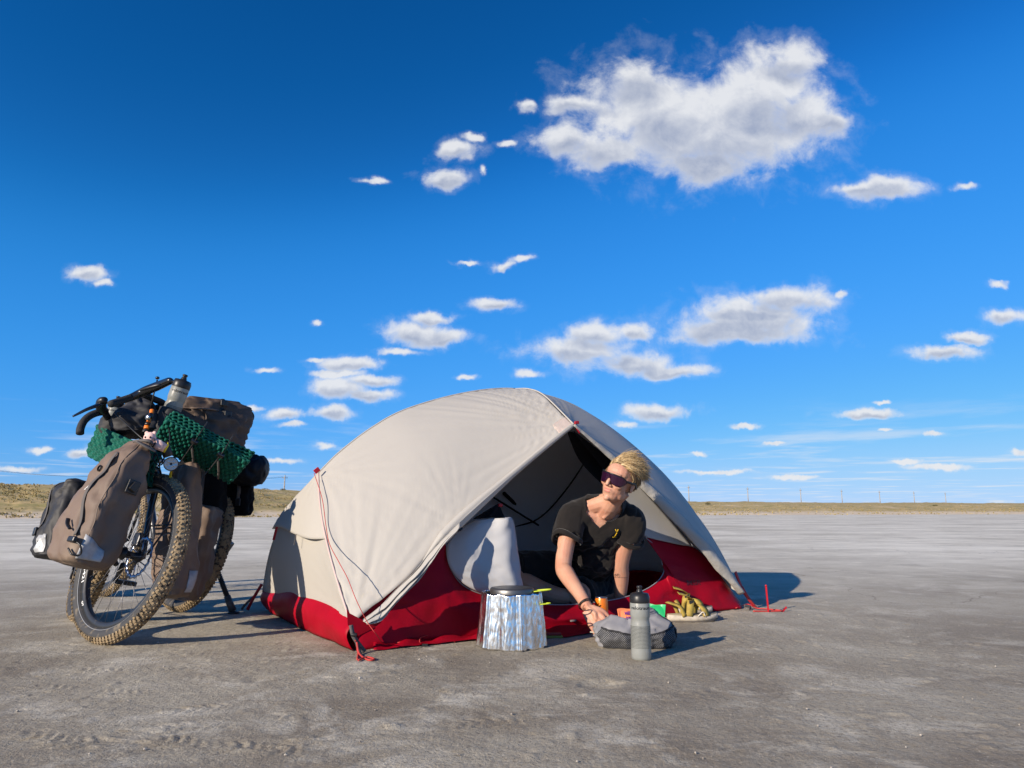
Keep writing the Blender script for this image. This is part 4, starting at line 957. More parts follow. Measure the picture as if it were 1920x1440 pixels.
# yellow emblem on the chest and the little tattoo on the forearm
M_GOLD = mat('yellow_print', (.72, .46, .02), .6); M_INK = mat('ink', (.035, .03, .035), .7)
def drawn(bv, strokes, r, mt, name, lift, parent):
    m = MB(); n = 0
    for st in strokes:
        pts = [hit(bv, x, y, lift) for x, y in st]; pts = [p for p in pts if p is not None]
        if len(pts) > 1: m.tube(pts, r, 5); n += 1
    return ppart(name, m.mesh(), mt) if n else None
def circ(x, y, r, n=12): return [(x + r * math.cos(t), y + r * math.sin(t)) for t in np.linspace(0, 2 * PI, n)]
drawn(BV_SHIRT, [[(1158, 992), (1156, 998), (1153, 1003), (1148.5, 1006)], [(1153.5, 992), (1155.5, 995.5), (1157, 999)], [(1147.5, 1005.5), (1152, 1006), (1154.5, 1006)], [(1153, 1003), (1155, 1001)]], .0019, M_GOLD, 'emblem', .0045, None)
drawn(BV_BODY, [[(1144 + i * 2.2, 1083) for i in range(16)], circ(1152.5, 1079.5, 2.6), circ(1160, 1079.5, 2.6), [(1152.5, 1079.5), (1154.5, 1076.5), (1158.5, 1076.5), (1156, 1079.5), (1152.5, 1079.5)], [(1160, 1079.5), (1158.2, 1075.8), (1159.6, 1075.2)], [(1156, 1079.5), (1154.3, 1075.6)]], .0007, M_INK, 'tattoo', .0006, None)
# bracelet, lips
wq = lerp(J['Rel'], J['Rwr'], .93); d = J['Rwr'] - J['Rel']; d /= np.linalg.norm(d); x = np.cross(d, [0, 1, 0]); x /= np.linalg.norm(x); y = np.cross(d, x)
for dz, r in ((0, .0315), (.007, .0318)):
    m = MB(); pts = [wq + d * (dz + .006 * math.sin(t + dz * 90)) + (x * math.cos(t) + y * math.sin(t)) * r for t in np.linspace(0, 2 * PI, 30)]; m.tube(pts, .0023, 6, False); ppart('bracelet', m.mesh(), mat('bead_black', (.02, .016, .015), .5))
m = MB(); m.ell(HL(0, .0855, -.0560), np.array([.020, .0055, .0038]) * HS, HR); m.ell(HL(0, .0840, -.0662), np.array([.017, .0055, .0042]) * HS, HR); ppart('lips', m.mesh(), M_LIP)
# ---- sunglasses
sg = MB(); th = np.radians(np.linspace(-72, 72, 49)); g = []
for t in th:
    x_, y_ = .074 * math.sin(t), .030 + .076 * math.cos(t) - .004 * abs(math.sin(t)); a = abs(math.degrees(t))
    lo = -.029 + .026 * math.exp(-(a / 11) ** 2) + .030 * max(0, (a - 45) / 27) ** 1.5; hi = .020 - .010 * max(0, (a - 50) / 22)
    g.append([HL(x_ * (1 + .02 * v), y_ + .010 * v, lo * (1 - v) + hi * v) for v in np.linspace(0, 1, 9)])
g = np.array(g); sg.grid(g); o_sg = ppart('sunglasses', sg.mesh(), M_LENS); solid(o_sg, .002, 0); tag(o_sg, 'purple mirrored shield lens')
m = MB(); m.tube(g[:, -1], .0032, 7); fo = ppart('glasses_frame', m.mesh(), M_FRAME, o_sg)
for s in (0, -1):
    e = g[s, -2]; sx = 1 if s == -1 else -1
    m = MB(); m.tube(spline([e, HL(sx * .079, .02, .010), HL(sx * .081, -.015, .012), HL(sx * .078, -.045, -.004)], 14), .0036, 7, True, hu, 1.6); ppart('temple_arm', m.mesh(), M_FRAME, o_sg)
m = MB(); m.tube([HL(-.008, .098, .000), HL(0, .106, .006), HL(.008, .098, .000)], .003, 6); ppart('nose_pad', m.mesh(), M_FRAME, o_sg)
# ---- hair
cap = MB(); cap.ell(HL(0, -.022, .046), np.array([.0785, .0985, .0905]) * HS, HR, 40, 26); cm = cap.mesh(); bm = bmesh.new(); bm.from_mesh(cm); kill = []
def hairline(p):
    l = HR.T @ (np.array(p) - HEAD_C) / HS; x_, y_, z_ = l; return z_ > .016 + max(0, y_ + .005) * .80 - (.035 if y_ < -.02 else 0) - (.03 if y_ < -.055 else 0)
for f_ in bm.faces:
    if not hairline(f_.calc_center_median()): kill.append(f_)
bmesh.ops.delete(bm, geom=kill, context='FACES'); bm.to_mesh(cm); bm.free()
o_hair = ppart('hair', cm, M_HAIRD); tag(o_hair, 'short brown roots under the blond hair')
rg = np.random.default_rng(5); hm = MB(); hd = MB(); clumps = []
wind = np.array([.88, .12, .10])
for k in range(5600):
    v = rg.normal(size=3); v /= np.linalg.norm(v); root = HL(0, -.022, .046) + HR @ (v * np.array([.078, .098, .090]) * HS)
    if not hairline(root): continue
    l = HR.T @ (root - HEAD_C) / HS; nrm = HR @ (v / np.array([.078, .098, .090])); nrm /= np.linalg.norm(nrm)
    topness = np.clip((l[2] - .045) / .06, 0, 1); cell = np.floor(root * 70); cr = np.random.default_rng(int(abs(cell @ np.array([73, 179, 283]))) % 100000)
    cj = cr.normal(size=3) * .70; L_ = (.030 + .052 * topness) * cr.uniform(.7, 1.3) * rg.uniform(.8, 1.15)
    sweep = wind * 1.0 - hf * .55 + cj * .42 - np.array([0, 0, .25]); flow = sweep - nrm * (sweep @ nrm) * .75; flow /= np.linalg.norm(flow)
    if topness < .25: flow = flow * .5 - hu * .7 + cj * .2; flow -= nrm * (flow @ nrm); flow /= np.linalg.norm(flow)
    p = root - nrm * .002; pts = [p]; dirn = nrm * (.34 + .06 * topness) + flow * .80 + rg.normal(size=3) * .08
    for j in range(6):
        dirn = dirn * .66 + flow * .42 + np.array([0, 0, -.10]) * (j > 1) + cj * .16 * math.sin(j * 1.6 + cell[0]) + rg.normal(size=3) * .075; dirn /= np.linalg.norm(dirn); p = p + dirn * L_ / 6
        q = HR.T @ (p - HL(0, -.022, .046)) / (np.array([.078, .098, .090]) * HS); ql = np.linalg.norm(q)
        if ql < 1.03: p = HL(0, -.022, .046) + HR @ (q / ql * 1.03 * np.array([.078, .098, .090]) * HS)
        pts.append(p)
    r = rg.uniform(.0005, .00115); tgt = hd if (topness < .28 and rg.random() < .75) or rg.random() < .10 else hm
    tgt.tube(pts, np.array([1, 1.05, 1, .9, .75, .5, .15]) * r, 4, False)
s_ = ppart('blond_strands', hm.mesh(), M_HAIR, o_hair); tag(s_, 'windblown blond hair'); ppart('brown_strands', hd.mesh(), M_HAIRD, o_hair)
# ---- shorts
m = MB(); m.ell(J['pelvis'], (.185, .140, .145), np.stack([SHX, FRX, -SPX], 1), 22, 14)
K = J['knee']; m.tube(spline([J['pelvis'], lerp(J['pelvis'], K, .5) + np.array([0, 0, .024]), lerp(J['pelvis'], K, 1.02) + np.array([0, 0, .016])], 12), np.interp(np.linspace(0, 1, 12), [0, .5, 1], [.110, .100, .080]), 18)
m.tube(spline([J['hipL'], lerp(J['hipL'], J['kneeL'], .5), lerp(J['hipL'], J['kneeL'], .95)], 12), np.interp(np.linspace(0, 1, 12), [0, .5, 1], [.108, .094, .080]), 18)
me = remesh(m, .006, 5); co = verts(me); no = np.zeros(len(co) * 3); me.vertices.foreach_get('normal', no); co = co + no.reshape(-1, 3) * ((fbm(co * 16, 3, 8) - .5) * .026)[:, None]; me.vertices.foreach_set('co', co.ravel())
ppart('shorts', me, M_SHORT)
# ================================================================== cooking gear and small things before the tent
M_FOIL = mat('aluminium_foil', (.88, .88, .88), .22, metal=1.0, bump=(30, .5, .006), stretch=(1, 1, .3))
M_STEEL = mat('steel', (.55, .55, .56), .3, metal=1.0); M_POT = mat('anodised_pot', (.17, .165, .16), .42, metal=.85, bump=(200, .1, .001)); M_LIME = mat('lime_wire', (.50, .60, .03), .45)
def at(o_loc, m, name, mt, parent, smooth=True): m.v = [tuple(np.array(p) - o_loc) for p in m.v]; return m.build(name, mt, parent, smooth)
# ---- foil windscreen
FC = G(960, 1222) + np.array([0, .118, 0]); rg = np.random.default_rng(2); nA, nZ = 320, 40
an = np.linspace(0, 2 * PI, nA, endpoint=False); cre = np.zeros(nA)
for k in range(38):
    c = rg.uniform(0, 2 * PI); w = rg.uniform(.04, .26); d = np.abs((an - c + PI) % (2 * PI) - PI); cre += rg.choice([-1, 1]) * rg.uniform(.003, .010) * np.clip(1 - d / w, 0, 1)
g = np.zeros((nA, nZ, 3)); topj = .205 + .006 * (fbm(np.stack([an * 4, an * 0], -1), 3, 4) - .5) * 2
for j, v in enumerate(np.linspace(0, 1, nZ)):
    r = .130 - .016 * v + .0035 * (fbm(np.stack([np.cos(an) * 16, np.sin(an) * 22 + 3, an * 0 + v * 9], -1), 3, 16) - .5) + cre * (1.15 - .45 * v) + .004 * (fbm(np.stack([np.cos(an) * 5, np.sin(an) * 5 + 9, an * 0 + v * 1.4], -1), 3, 6) - .5)
    g[:, j] = FC + np.stack([r * np.cos(an), r * np.sin(an), .002 + v * topj + .004 * np.abs(cre) * 40 * (1 - v)], -1)
m = MB(); m.grid(g, True); ws = at(FC, m, 'windscreen', M_FOIL, None); ws.location = FC; solid(ws, .0006, 0); tag(ws, 'crumpled silver foil windscreen standing round the stove and pot', 'windscreen')
# ---- stove with its valve sticking out on the left
sv = empty('gas_stove', FC); tag(sv, 'small metal camping stove inside the foil windscreen, valve at its left', 'stove')
m = MB(); m.lathe([(.05, .004), (.05, .010), (.022, .02), (.022, .07), (.034, .075), (.034, .085), (.0, .087)], FC, n=20); at(FC, m, 'burner', M_STEEL, sv)
for k in range(3):
    a = k * 2 * PI / 3 + .4; d = np.array([math.cos(a), math.sin(a), 0]); m = MB(); m.tube(spline([FC + d * .03 + [0, 0, .03], FC + d * .075 + [0, 0, .004], FC + d * .07 + [0, 0, .06], FC + d * .06 + [0, 0, .105]], 12), .002, 6); at(FC, m, 'pot_support', M_STEEL, sv)
va = G(890, 1185) + np.array([0, .05, 0]); va[2] = .052; m = MB(); m.tube([FC + [-.04, 0, .05], va + [.02, 0, 0], va], .0035, 8); m.lathe([(.0035, 0), (.009, .002), (.009, .006), (.004, .008), (.012, .012), (.012, .016)], va, (-1, -.1, 0), 14); at(FC, m, 'valve', M_STEEL, sv)
# ---- pot
pt_top = P(958, 1106, FC[1])[2]; pb = pt_top - .10; po = empty('cooking_pot', FC + np.array([0, 0, pb])); PO_ = np.array(po.location); tag(po, 'grey lidded cooking pot with lime green wire handles over the stove', 'pot')
m = MB(); m.lathe([(.0, 0), (.070, .0), (.082, .006), (.084, .02), (.084, .096), (.087, .100)], PO_, n=40, cap=False); at(PO_, m, 'pot_body', M_POT, po)
m = MB(); m.lathe([(.089, .088), (.0895, .104), (.086, .109), (.060, .1115), (.058, .1105), (.040, .1118), (.0, .112)], PO_, n=40, cap=False); at(PO_, m, 'lid', M_POT, po)
for dz, r, a in ((.096, .0, -.15), (.045, .0, -.28)):
    d = np.array([math.cos(a), math.sin(a), 0]); s = np.array([-d[1], d[0], 0]); b = PO_ + d * .086 + [0, 0, dz]
    m = MB(); m.tube(spline([b - s * .02, b - s * .02 + d * .03 + [0, 0, .004], b - s * .008 + d * .068 + [0, 0, .008], b + s * .008 + d * .068 + [0, 0, .008], b + s * .02 + d * .03 + [0, 0, .004], b + s * .02], 30), .0026, 7); at(PO_, m, 'handle', M_LIME, po)
# ---- red and olive pouch behind the windscreen
q = G(1039, 1199) + np.array([0, .03, 0]); o = empty('folding_knife', q); tag(o, 'small flat red and olive tool lying on the ground beside the windscreen', 'tool')
for z, mt, s, nm in ((.007, mat('olive_plastic', (.22, .22, .03), .5), 1.0, 'grip'), (.018, mat('dull_red', (.25, .015, .015), .5), .85, 'scale')):
    m = MB(); m.box((0, 0, z), .075 * s, .035 * s, .011); bevel(m.build(nm, mt, o, False), .004, 3)
# ---- soft drink can
CANP = G(1129, 1188); can = empty('drink_can', CANP); tag(can, 'orange slim soft drink can standing by the hand of the person', 'can'); CR = .0285; CHH = .155
def can_mat():
    M = mat('can_print', (.86, .20, .008), .3, metal=.25, coat=.3); nt = M.node_tree; N = nt.nodes; L = nt.links; b = N['Principled BSDF']; tc = N.new('ShaderNodeTexCoord'); sp = N.new('ShaderNodeSeparateXYZ'); L.new(tc.outputs['Object'], sp.inputs[0])
    at2 = N.new('ShaderNodeMath'); at2.operation = 'ARCTAN2'; L.new(sp.outputs[1], at2.inputs[0]); L.new(sp.outputs[0], at2.inputs[1]); cb = N.new('ShaderNodeCombineXYZ'); L.new(at2.outputs[0], cb.inputs[0])
    zz = N.new('ShaderNodeMath'); zz.operation = 'MULTIPLY'; L.new(sp.outputs[2], zz.inputs[0]); zz.inputs[1].default_value = 1 / CR; L.new(zz.outputs[0], cb.inputs[1])
    prev = None
    for (cx, cz, rx, rz, col) in [(-2.15, 2.35, .42, .75, (.015, .06, .32)), (-1.35, 3.05, .30, .34, (.85, .85, .80)), (-1.30, 3.05, .16, .18, (.85, .30, .02)), (-1.55, 2.0, .42, .42, (.80, .52, .02)), (-1.1, 2.2, .2, .25, (.10, .32, .04))]:
        s = N.new('ShaderNodeVectorMath'); s.operation = 'MULTIPLY_ADD'; L.new(cb.outputs[0], s.inputs[0]); s.inputs[1].default_value = (1 / rx, 1 / rz, 0); s.inputs[2].default_value = (-cx / rx, -cz / rz, 0)
        l = N.new('ShaderNodeVectorMath'); l.operation = 'LENGTH'; L.new(s.outputs[0], l.inputs[0]); t = N.new('ShaderNodeMath'); t.operation = 'LESS_THAN'; L.new(l.outputs['Value'], t.inputs[0]); t.inputs[1].default_value = 1.0
        mx = N.new('ShaderNodeMix'); mx.data_type = 'RGBA'; L.new(t.outputs[0], mx.inputs[0]); mx.inputs[6].default_value = (.86, .20, .008, 1)
        if prev: L.new(prev, mx.inputs[6])
        mx.inputs[7].default_value = (*col, 1); prev = mx.outputs[2]
    L.new(prev, b.inputs['Base Color']); return M
MB().lathe([(.020, 0), (.024, .001), (CR, .010), (CR, CHH - .014), (.0255, CHH - .004)], (0, 0, 0), n=36, cap=False).build('can_body', can_mat(), can)
MB().lathe([(.0255, CHH - .004), (.0268, CHH - .002), (.0266, CHH), (.0245, CHH), (.0235, CHH - .005), (0, CHH - .005)], (0, 0, 0), n=36, cap=False).build('can_lid', M_STEEL, can)
MB().box((0, .004, CHH - .003), .012, .02, .0014).build('pull_tab', M_STEEL, can, False)
def text_mesh(body_, size, bold=0.0):
    c = bpy.data.curves.new('t', 'FONT'); c.body = body_; c.size = size; c.align_x = 'CENTER'; c.align_y = 'CENTER'; c.offset = bold; c.resolution_u = 3; o = bpy.data.objects.new('t', c); COL.objects.link(o); bpy.context.view_layer.update()
    me = bpy.data.meshes.new_from_object(o.evaluated_get(bpy.context.evaluated_depsgraph_get())); bpy.data.objects.remove(o); bpy.data.curves.remove(c)
    bm = bmesh.new(); bm.from_mesh(me); bmesh.ops.subdivide_edges(bm, edges=bm.edges[:], cuts=1); bmesh.ops.triangulate(bm, faces=bm.faces[:]); bm.to_mesh(me); bm.free(); return me
def wrap_text(s, size, R_, ang, z, name, mt, parent, bold=0.0, rot=0.0, sx=1.0):
    me = text_mesh(s, size, bold); co = verts(me); x, y = co[:, 0] * sx, co[:, 1]; x, y = x * math.cos(rot) - y * math.sin(rot), x * math.sin(rot) + y * math.cos(rot)
    a = ang + x / R_; co = np.stack([R_ * np.cos(a), R_ * np.sin(a), z + y], -1); me.vertices.foreach_set('co', co.ravel()); me.update(); return link(name, me, mt, parent, False)
M_WHT = mat('white_print', (.8, .8, .78), .5); M_BLKP = mat('black_print', (.012, .012, .014), .5)
wrap_text('Fanta', .030, CR + .0004, -2.12, .072, 'lettering', M_WHT, can, .0006, PI / 2)
# maker's mark printed on the red wall right of the door
bvr = BVHTree.FromPolygons([tuple(v) for v in RED_V], [tuple(f) for f in RED_F]); me = text_mesh('MSR', 13.0, .25); co = verts(me); out = []
for x_, y_, _z in co:
    h = hit(bvr, 1300 + x_ * 1.15, 1093 - y_ - x_ * .02, .0025); out.append(h if h is not None else IW(1300 + x_, 1093 - y_, .02))
me.vertices.foreach_set('co', (np.array(out) - TO).ravel()); me.update(); link('wall_lettering', me, mat('dark_red_print', (.11, .003, .010), .6), tent, False)
# ---- water bottles
def bottle_mat(printed):
    M = mat('clear_plastic', (.47, .485, .455), .35, spec=.45, translucent=.5, var=(22, (.41, .42, .385), .4, .7)); nt = M.node_tree; N = nt.nodes; L = nt.links; b = N['Principled BSDF']; b.inputs['Subsurface Weight'].default_value = .0
    tc = N.new('ShaderNodeTexCoord'); sp = N.new('ShaderNodeSeparateXYZ'); L.new(tc.outputs['Object'], sp.inputs[0])
    def mt_(op, a, c=None):
        n = N.new('ShaderNodeMath'); n.operation = op
        for i, x in enumerate((a, c)):
            if x is None: continue
            if isinstance(x, (int, float)): n.inputs[i].default_value = x
            else: L.new(x, n.inputs[i])
        return n.outputs[0]
    ang = mt_('ARCTAN2', sp.outputs[1], sp.outputs[0]); u = mt_('SUBTRACT', mt_('FRACT', mt_('MULTIPLY', ang, 52 / (2 * PI))), .5); v = mt_('SUBTRACT', mt_('FRACT', mt_('MULTIPLY', sp.outputs[2], 1 / .0047)), .5)
    dsq = mt_('ADD', mt_('MULTIPLY', u, u), mt_('MULTIPLY', v, v)); size = N.new('ShaderNodeMapRange'); L.new(sp.outputs[2], size.inputs[0]); size.inputs[1].default_value = .035; size.inputs[2].default_value = .115; size.inputs[3].default_value = .075; size.inputs[4].default_value = .125
    dot = mt_('LESS_THAN', dsq, size.outputs[0]); band = mt_('MULTIPLY', mt_('GREATER_THAN', sp.outputs[2], .042), mt_('LESS_THAN', sp.outputs[2], .122)); f = mt_('MULTIPLY', dot, band)
    mx = N.new('ShaderNodeMix'); mx.data_type = 'RGBA'; L.new(mt_('MULTIPLY', f, .9), mx.inputs[0]); src = b.inputs['Base Color'].links[0].from_socket; L.new(src, mx.inputs[6]); mx.inputs[7].default_value = (.03, .035, .035, 1); L.new(mx.outputs[2], b.inputs['Base Color'])
    for n in N:
        if n.type == 'BSDF_TRANSLUCENT': L.new(mx.outputs[2], n.inputs[0])
    return M
M_BOT = bottle_mat(True); M_CAP = mat('black_cap', (.016, .016, .017), .38, spec=.4)
def bottle(loc, axis, face, label, scale=1.0):
    o = empty('water_bottle', loc); ax = np.array(axis, float); ax /= np.linalg.norm(ax); q = Vector((0, 0, 1)).rotation_difference(Vector(ax)); o.rotation_mode = 'QUATERNION'; o.rotation_quaternion = q @ Quaternion((0, 0, 1), face); o.scale = (scale,) * 3
    MB().lathe([(.0, .001), (.031, .0), (.0355, .004), (.0365, .012), (.0368, .036), (.0360, .040), (.0366, .044), (.0366, .122), (.0352, .130), (.0332, .139), (.0336, .146), (.0362, .153), (.0366, .160), (.0366, .205), (.034, .209)], (0, 0, 0), n=44, cap=False).build('bottle_body', M_BOT, o)
    MB().lathe([(.0372, .203), (.0376, .206), (.0376, .224), (.0355, .228), (.033, .236), (.024, .2385), (.014, .239), (.012, .243)], (0, 0, 0), n=44, cap=False).build('cap', M_CAP, o)
    MB().lathe([(.011, .238), (.011, .248), (.0085, .250), (.0085, .254), (.0105, .256), (.0105, .262), (.007, .264), (.0, .264)], (0, 0, 0), n=20, cap=False).build('nozzle', M_CAP, o)
    wrap_text('velotraum', .0165, .0369, -PI / 2 - .05, .186, 'lettering', M_BLKP, o, .0004, 0, 1.25)
    tag(o, label, 'water bottle', 'translucent water bottles'); return o
bottle(G(1206, 1240) + np.array([0, .034, 0]), (0, 0, 1), math.atan2(.47, 2.65) * -1.0 + .18, 'translucent water bottle standing on the ground before the grey bag', .98)
# ---- grey stuff bag with a mesh pocket
BC = (G(1135, 1216) + G(1262, 1222)) / 2 + np.array([0, .095, 0]); bag = empty('stuff_bag', BC); tag(bag, 'grey soft bag with black mesh pocket lying on the ground', 'bag')
M_GREY = mat('grey_nylon', (.235, .232, .245), .55, spec=.35, var=(8, (.17, .168, .178), .4, .7), bump=(24, .4, .006)); M_BLKF = mat('black_fabric', (.016, .016, .018), .7, bump=(40, .3, .004))
def mesh_mat():
    M = mat('pocket_mesh', (.02, .02, .022), .7); nt = M.node_tree; N = nt.nodes; L = nt.links; b = N['Principled BSDF']; tc = N.new('ShaderNodeTexCoord'); mp = N.new('ShaderNodeMapping'); L.new(tc.outputs['Object'], mp.inputs[0]); mp.inputs['Rotation'].default_value = (0, .78, 0); mp.inputs['Scale'].default_value = (1, 0, 1)
    ck = N.new('ShaderNodeTexVoronoi'); L.new(mp.outputs[0], ck.inputs['Vector']); ck.inputs['Scale'].default_value = 190; ck.inputs['Randomness'].default_value = .12
    r = N.new('ShaderNodeMapRange'); L.new(ck.outputs['Distance'], r.inputs[0]); r.inputs[1].default_value = .27; r.inputs[2].default_value = .20; mx = N.new('ShaderNodeMix'); mx.data_type = 'RGBA'; L.new(r.outputs[0], mx.inputs[0]); mx.inputs[6].default_value = (.016, .016, .018, 1); mx.inputs[7].default_value = (.30, .30, .31, 1); L.new(mx.outputs[2], b.inputs['Base Color']); return M
def bag_surf(a, z, grow=0.0):
    """a: angle round, z: 0..1 height"""
    hx, hy = .148, .098; e = .62; c, s = math.cos(a), math.sin(a); r = (abs(c) ** (2 / e) + abs(s) ** (2 / e)) ** (-e / 2); pr = (.82 + .22 * math.sin(PI * min(z * 1.1 + .08, 1))) * (1 if z < .8 else 1 - (z - .8) * 1.5)
    n1 = float(fbm(np.array([c * 2.2 + 5, s * 2.2, z * 2.6]), 3, 12)) - .5; n2 = float(fbm(np.array([c * 7, s * 7 + 3, z * 6]), 2, 14)) - .5; k = pr * (1 + .34 * n1 + .26 * n2) + grow; h = .116 * (1 + .12 * math.sin(a * 2 + .6) + .10 * c)
    return np.array([c * r * hx * k - .006 * z, s * r * hy * k, max(z * h + .02 * n1 * z, .002)])
g = np.array([[bag_surf(a, z) for z in np.r_[np.linspace(0, .85, 22), .92, .97, 1.0]] for a in np.linspace(0, 2 * PI, 96, endpoint=False)]); top = g[:, -1].mean(0)
m = MB(); m.grid(g, True); b0 = len(m.v); m.v.append(tuple(top + [0, 0, -.012])); m.f += [(i * 25 + 24, ((i + 1) % 96) * 25 + 24, b0) for i in range(96)]; m.build('bag_body', M_GREY, bag)
g = np.array([[bag_surf(a, z, .022) for z in np.linspace(.06, .62 - .10 * math.cos((a + PI / 2) * 2), 12)] for a in np.linspace(-PI * .80, -PI * .10, 50)]); m = MB(); m.grid(g); solid(m.build('mesh_pocket', mesh_mat(), bag), .002, 0)
for zc in (0, -1):
    m = MB(); m.tube(g[:, -1] if zc == 0 else g[:, 0], .0042, 6); m.build('pocket_binding', M_BLKF, bag)
m = MB(); m.tube([bag_surf(-PI * .12, z, .03) for z in np.linspace(.02, .95, 16)], .008, 6, True, None, .35); m.build('strap', M_BLKF, bag)
m = MB(); m.tube([bag_surf(-PI * .93, .45, .02), bag_surf(-PI * .93, .45, .02) + np.array([-.03, -.005, .004])], .0022, 5); m.build('cord_end', mat('cream_cord', (.6, .52, .40), .8), bag)
def packet(px, py, d, w, h, yaw, tilt, mt, label, txt=None):
    c = P(px, py, d); o = empty('food_packet', c); o.rotation_euler = (tilt, 0, yaw); m = MB(); g = np.array([[(w * (u - .5), .012 * math.sin(PI * u) * math.sin(PI * v) * s + .004 * float(vnoise(np.array([u * 5, v * 5, 0.]), int(px))), h * (v - .5) * (1 + .06 * math.sin(u * 9))) for v in np.linspace(0, 1, 10)] for u in np.linspace(0, 1, 14) for s in (-1,)])
    m.grid(g); g2 = g.copy(); g2[..., 1] *= -1; m.grid(g2, False, True); m.build('packet_body', mt, o)
    if txt:
        for i, (t, sz, dz) in enumerate(txt):
            me = text_mesh(t, sz, .0008); co = verts(me); co = np.stack([co[:, 0], np.full(len(co), -.0145), co[:, 1] + dz], -1); me.vertices.foreach_set('co', co.ravel()); link('lettering', me, mat('purple_print', (.16, .04, .22), .5), o, False)
    tag(o, label, 'packet', 'packets on the grey bag'); return o
packet(1183, 1158, 2.93, .10, .075, .25, -.55, mat('orange_foil', (.84, .25, .10), .4, bump=(30, .3, .005)), 'orange printed food packet on the grey bag behind the bottle', [('MELDU', .018, .012), ('NADO', .018, -.008)])
packet(1229, 1147, 3.0, .08, .06, -.45, -.5, mat('green_foil', (.02, .38, .12), .4, bump=(30, .3, .005)), 'green food packet on top of the grey bag right of the bottle')
# ---- sandals
M_SOLE = mat('cream_sole', (.56, .49, .39), .85, var=(30, (.38, .33, .26), .4, .65), bump=(80, .4, .003)); M_STRAP = mat('mustard_webbing', (.40, .29, .055), .75, var=(40, (.30, .21, .04), .4, .6), bump=(220, .3, .001)); M_BOTM = mat('dark_outsole', (.10, .085, .07), .9)
def sandal(loc, yaw, label, flip=1, lean=0.0):
    o = empty('sandal', loc); o.rotation_euler = (lean, 0, yaw); ns = 40; t = np.linspace(0, 1, ns)
    x = (t - .5) * .255; wl = .043 * np.clip(np.sin(PI * np.clip(t * .98 + .012, 0, 1)), 0, 1) ** .42 * (.80 + .24 * np.sin((t - .15) * 4.2)); off = flip * .006 * np.sin(t * 5)
    for z0, z1, gr, mt, nm in ((0, .008, .0, M_BOTM, 'outsole'), (.0085, .030, .0015, M_SOLE, 'midsole'), (.0305, .034, -.003, mat('footbed', (.26, .22, .15), .9), 'footbed')):
        m = MB(); out = [(x[i], off[i] + wl[i] + gr) for i in range(ns)] + [(x[i], off[i] - wl[i] - gr) for i in range(ns - 1, -1, -1)]; n = len(out); lift = lambda xx: .010 * max(0, xx / .127) ** 3
        g = np.array([[(px_, py_, z0 + lift(px_)), (px_ * (1.006), py_ * 1.03, (z0 + z1) / 2 + lift(px_)), (px_, py_, z1 + lift(px_) + (.006 * max(0, -px_ / .127) if nm != 'outsole' else 0))] for px_, py_ in out]); m.grid(g, True); m.f.append(tuple(i * 3 + 2 for i in range(n))); m.f.append(tuple(i * 3 for i in range(n))[::-1]); m.build(nm, mt, o)
    def band(pts, w, nm='strap'):
        p = resamp(spline(pts, 30), 30); T = np.gradient(p, axis=0); T /= np.linalg.norm(T, axis=1, keepdims=True); S = np.cross(T, np.array([0, 0, 1.]) * .4 + np.array([1., 0, 0])); S = np.where(np.linalg.norm(S, axis=1, keepdims=True) < .2, np.cross(T, [0, 0, 1.]), S); cen_ = p * np.array([.85, 0, 0]) + np.array([0, 0, .03]); nr = p - cen_; nr /= np.maximum(np.linalg.norm(nr, axis=1, keepdims=True), 1e-6); Sx = np.cross(T, nr); Sx /= np.maximum(np.linalg.norm(Sx, axis=1, keepdims=True), .2)
        m = MB(); m.grid(np.stack([p - Sx * w / 2, p + Sx * w / 2], 1)); solid(m.build(nm, M_STRAP, o), .0028, 0)
    band([(.055, -.044, .030), (.05, -.03, .062), (.04, .0, .078), (.03, .03, .062), (.028, .044, .030)], .038)
    band([(-.03, -.038, .030), (-.02, -.028, .080), (-.005, 0, .105), (-.02, .028, .080), (-.03, .038, .030)], .034)
    band([(-.055, -.036, .030), (-.075, -.036, .075), (-.115, -.02, .092), (-.124, 0, .094), (-.115, .02, .092), (-.075, .036, .075), (-.055, .036, .030)], .020, 'heel_strap')
    band([(-.005, -.01, .104), (-.04, -.035, .128), (-.085, -.04, .140)], .026, 'strap_end')
    for dy in (-1, 1):
        m = MB(); m.tube(spline([(.05, dy * .043, .026), (.035, dy * .048, .05), (.01, dy * .044, .03)], 10), .003, 6); m.build('cord', mat('cream_lace', (.62, .56, .46), .8), o)
    m = MB(); m.box((-.012, -.024, .094), .020, .006, .016); m.build('buckle', M_BLKF, o, False)
    tag(o, label, 'sandal', 'pair of sandals'); return o
sandal(G(1302, 1168) + np.array([0, .04, 0]), .20, 'mustard strapped sandal with cream sole, the nearer of the pair', 1)
sandal(G(1294, 1156) + np.array([.01, .075, 0]), .05, 'mustard strapped sandal behind its twin, against the red tent wall', -1)
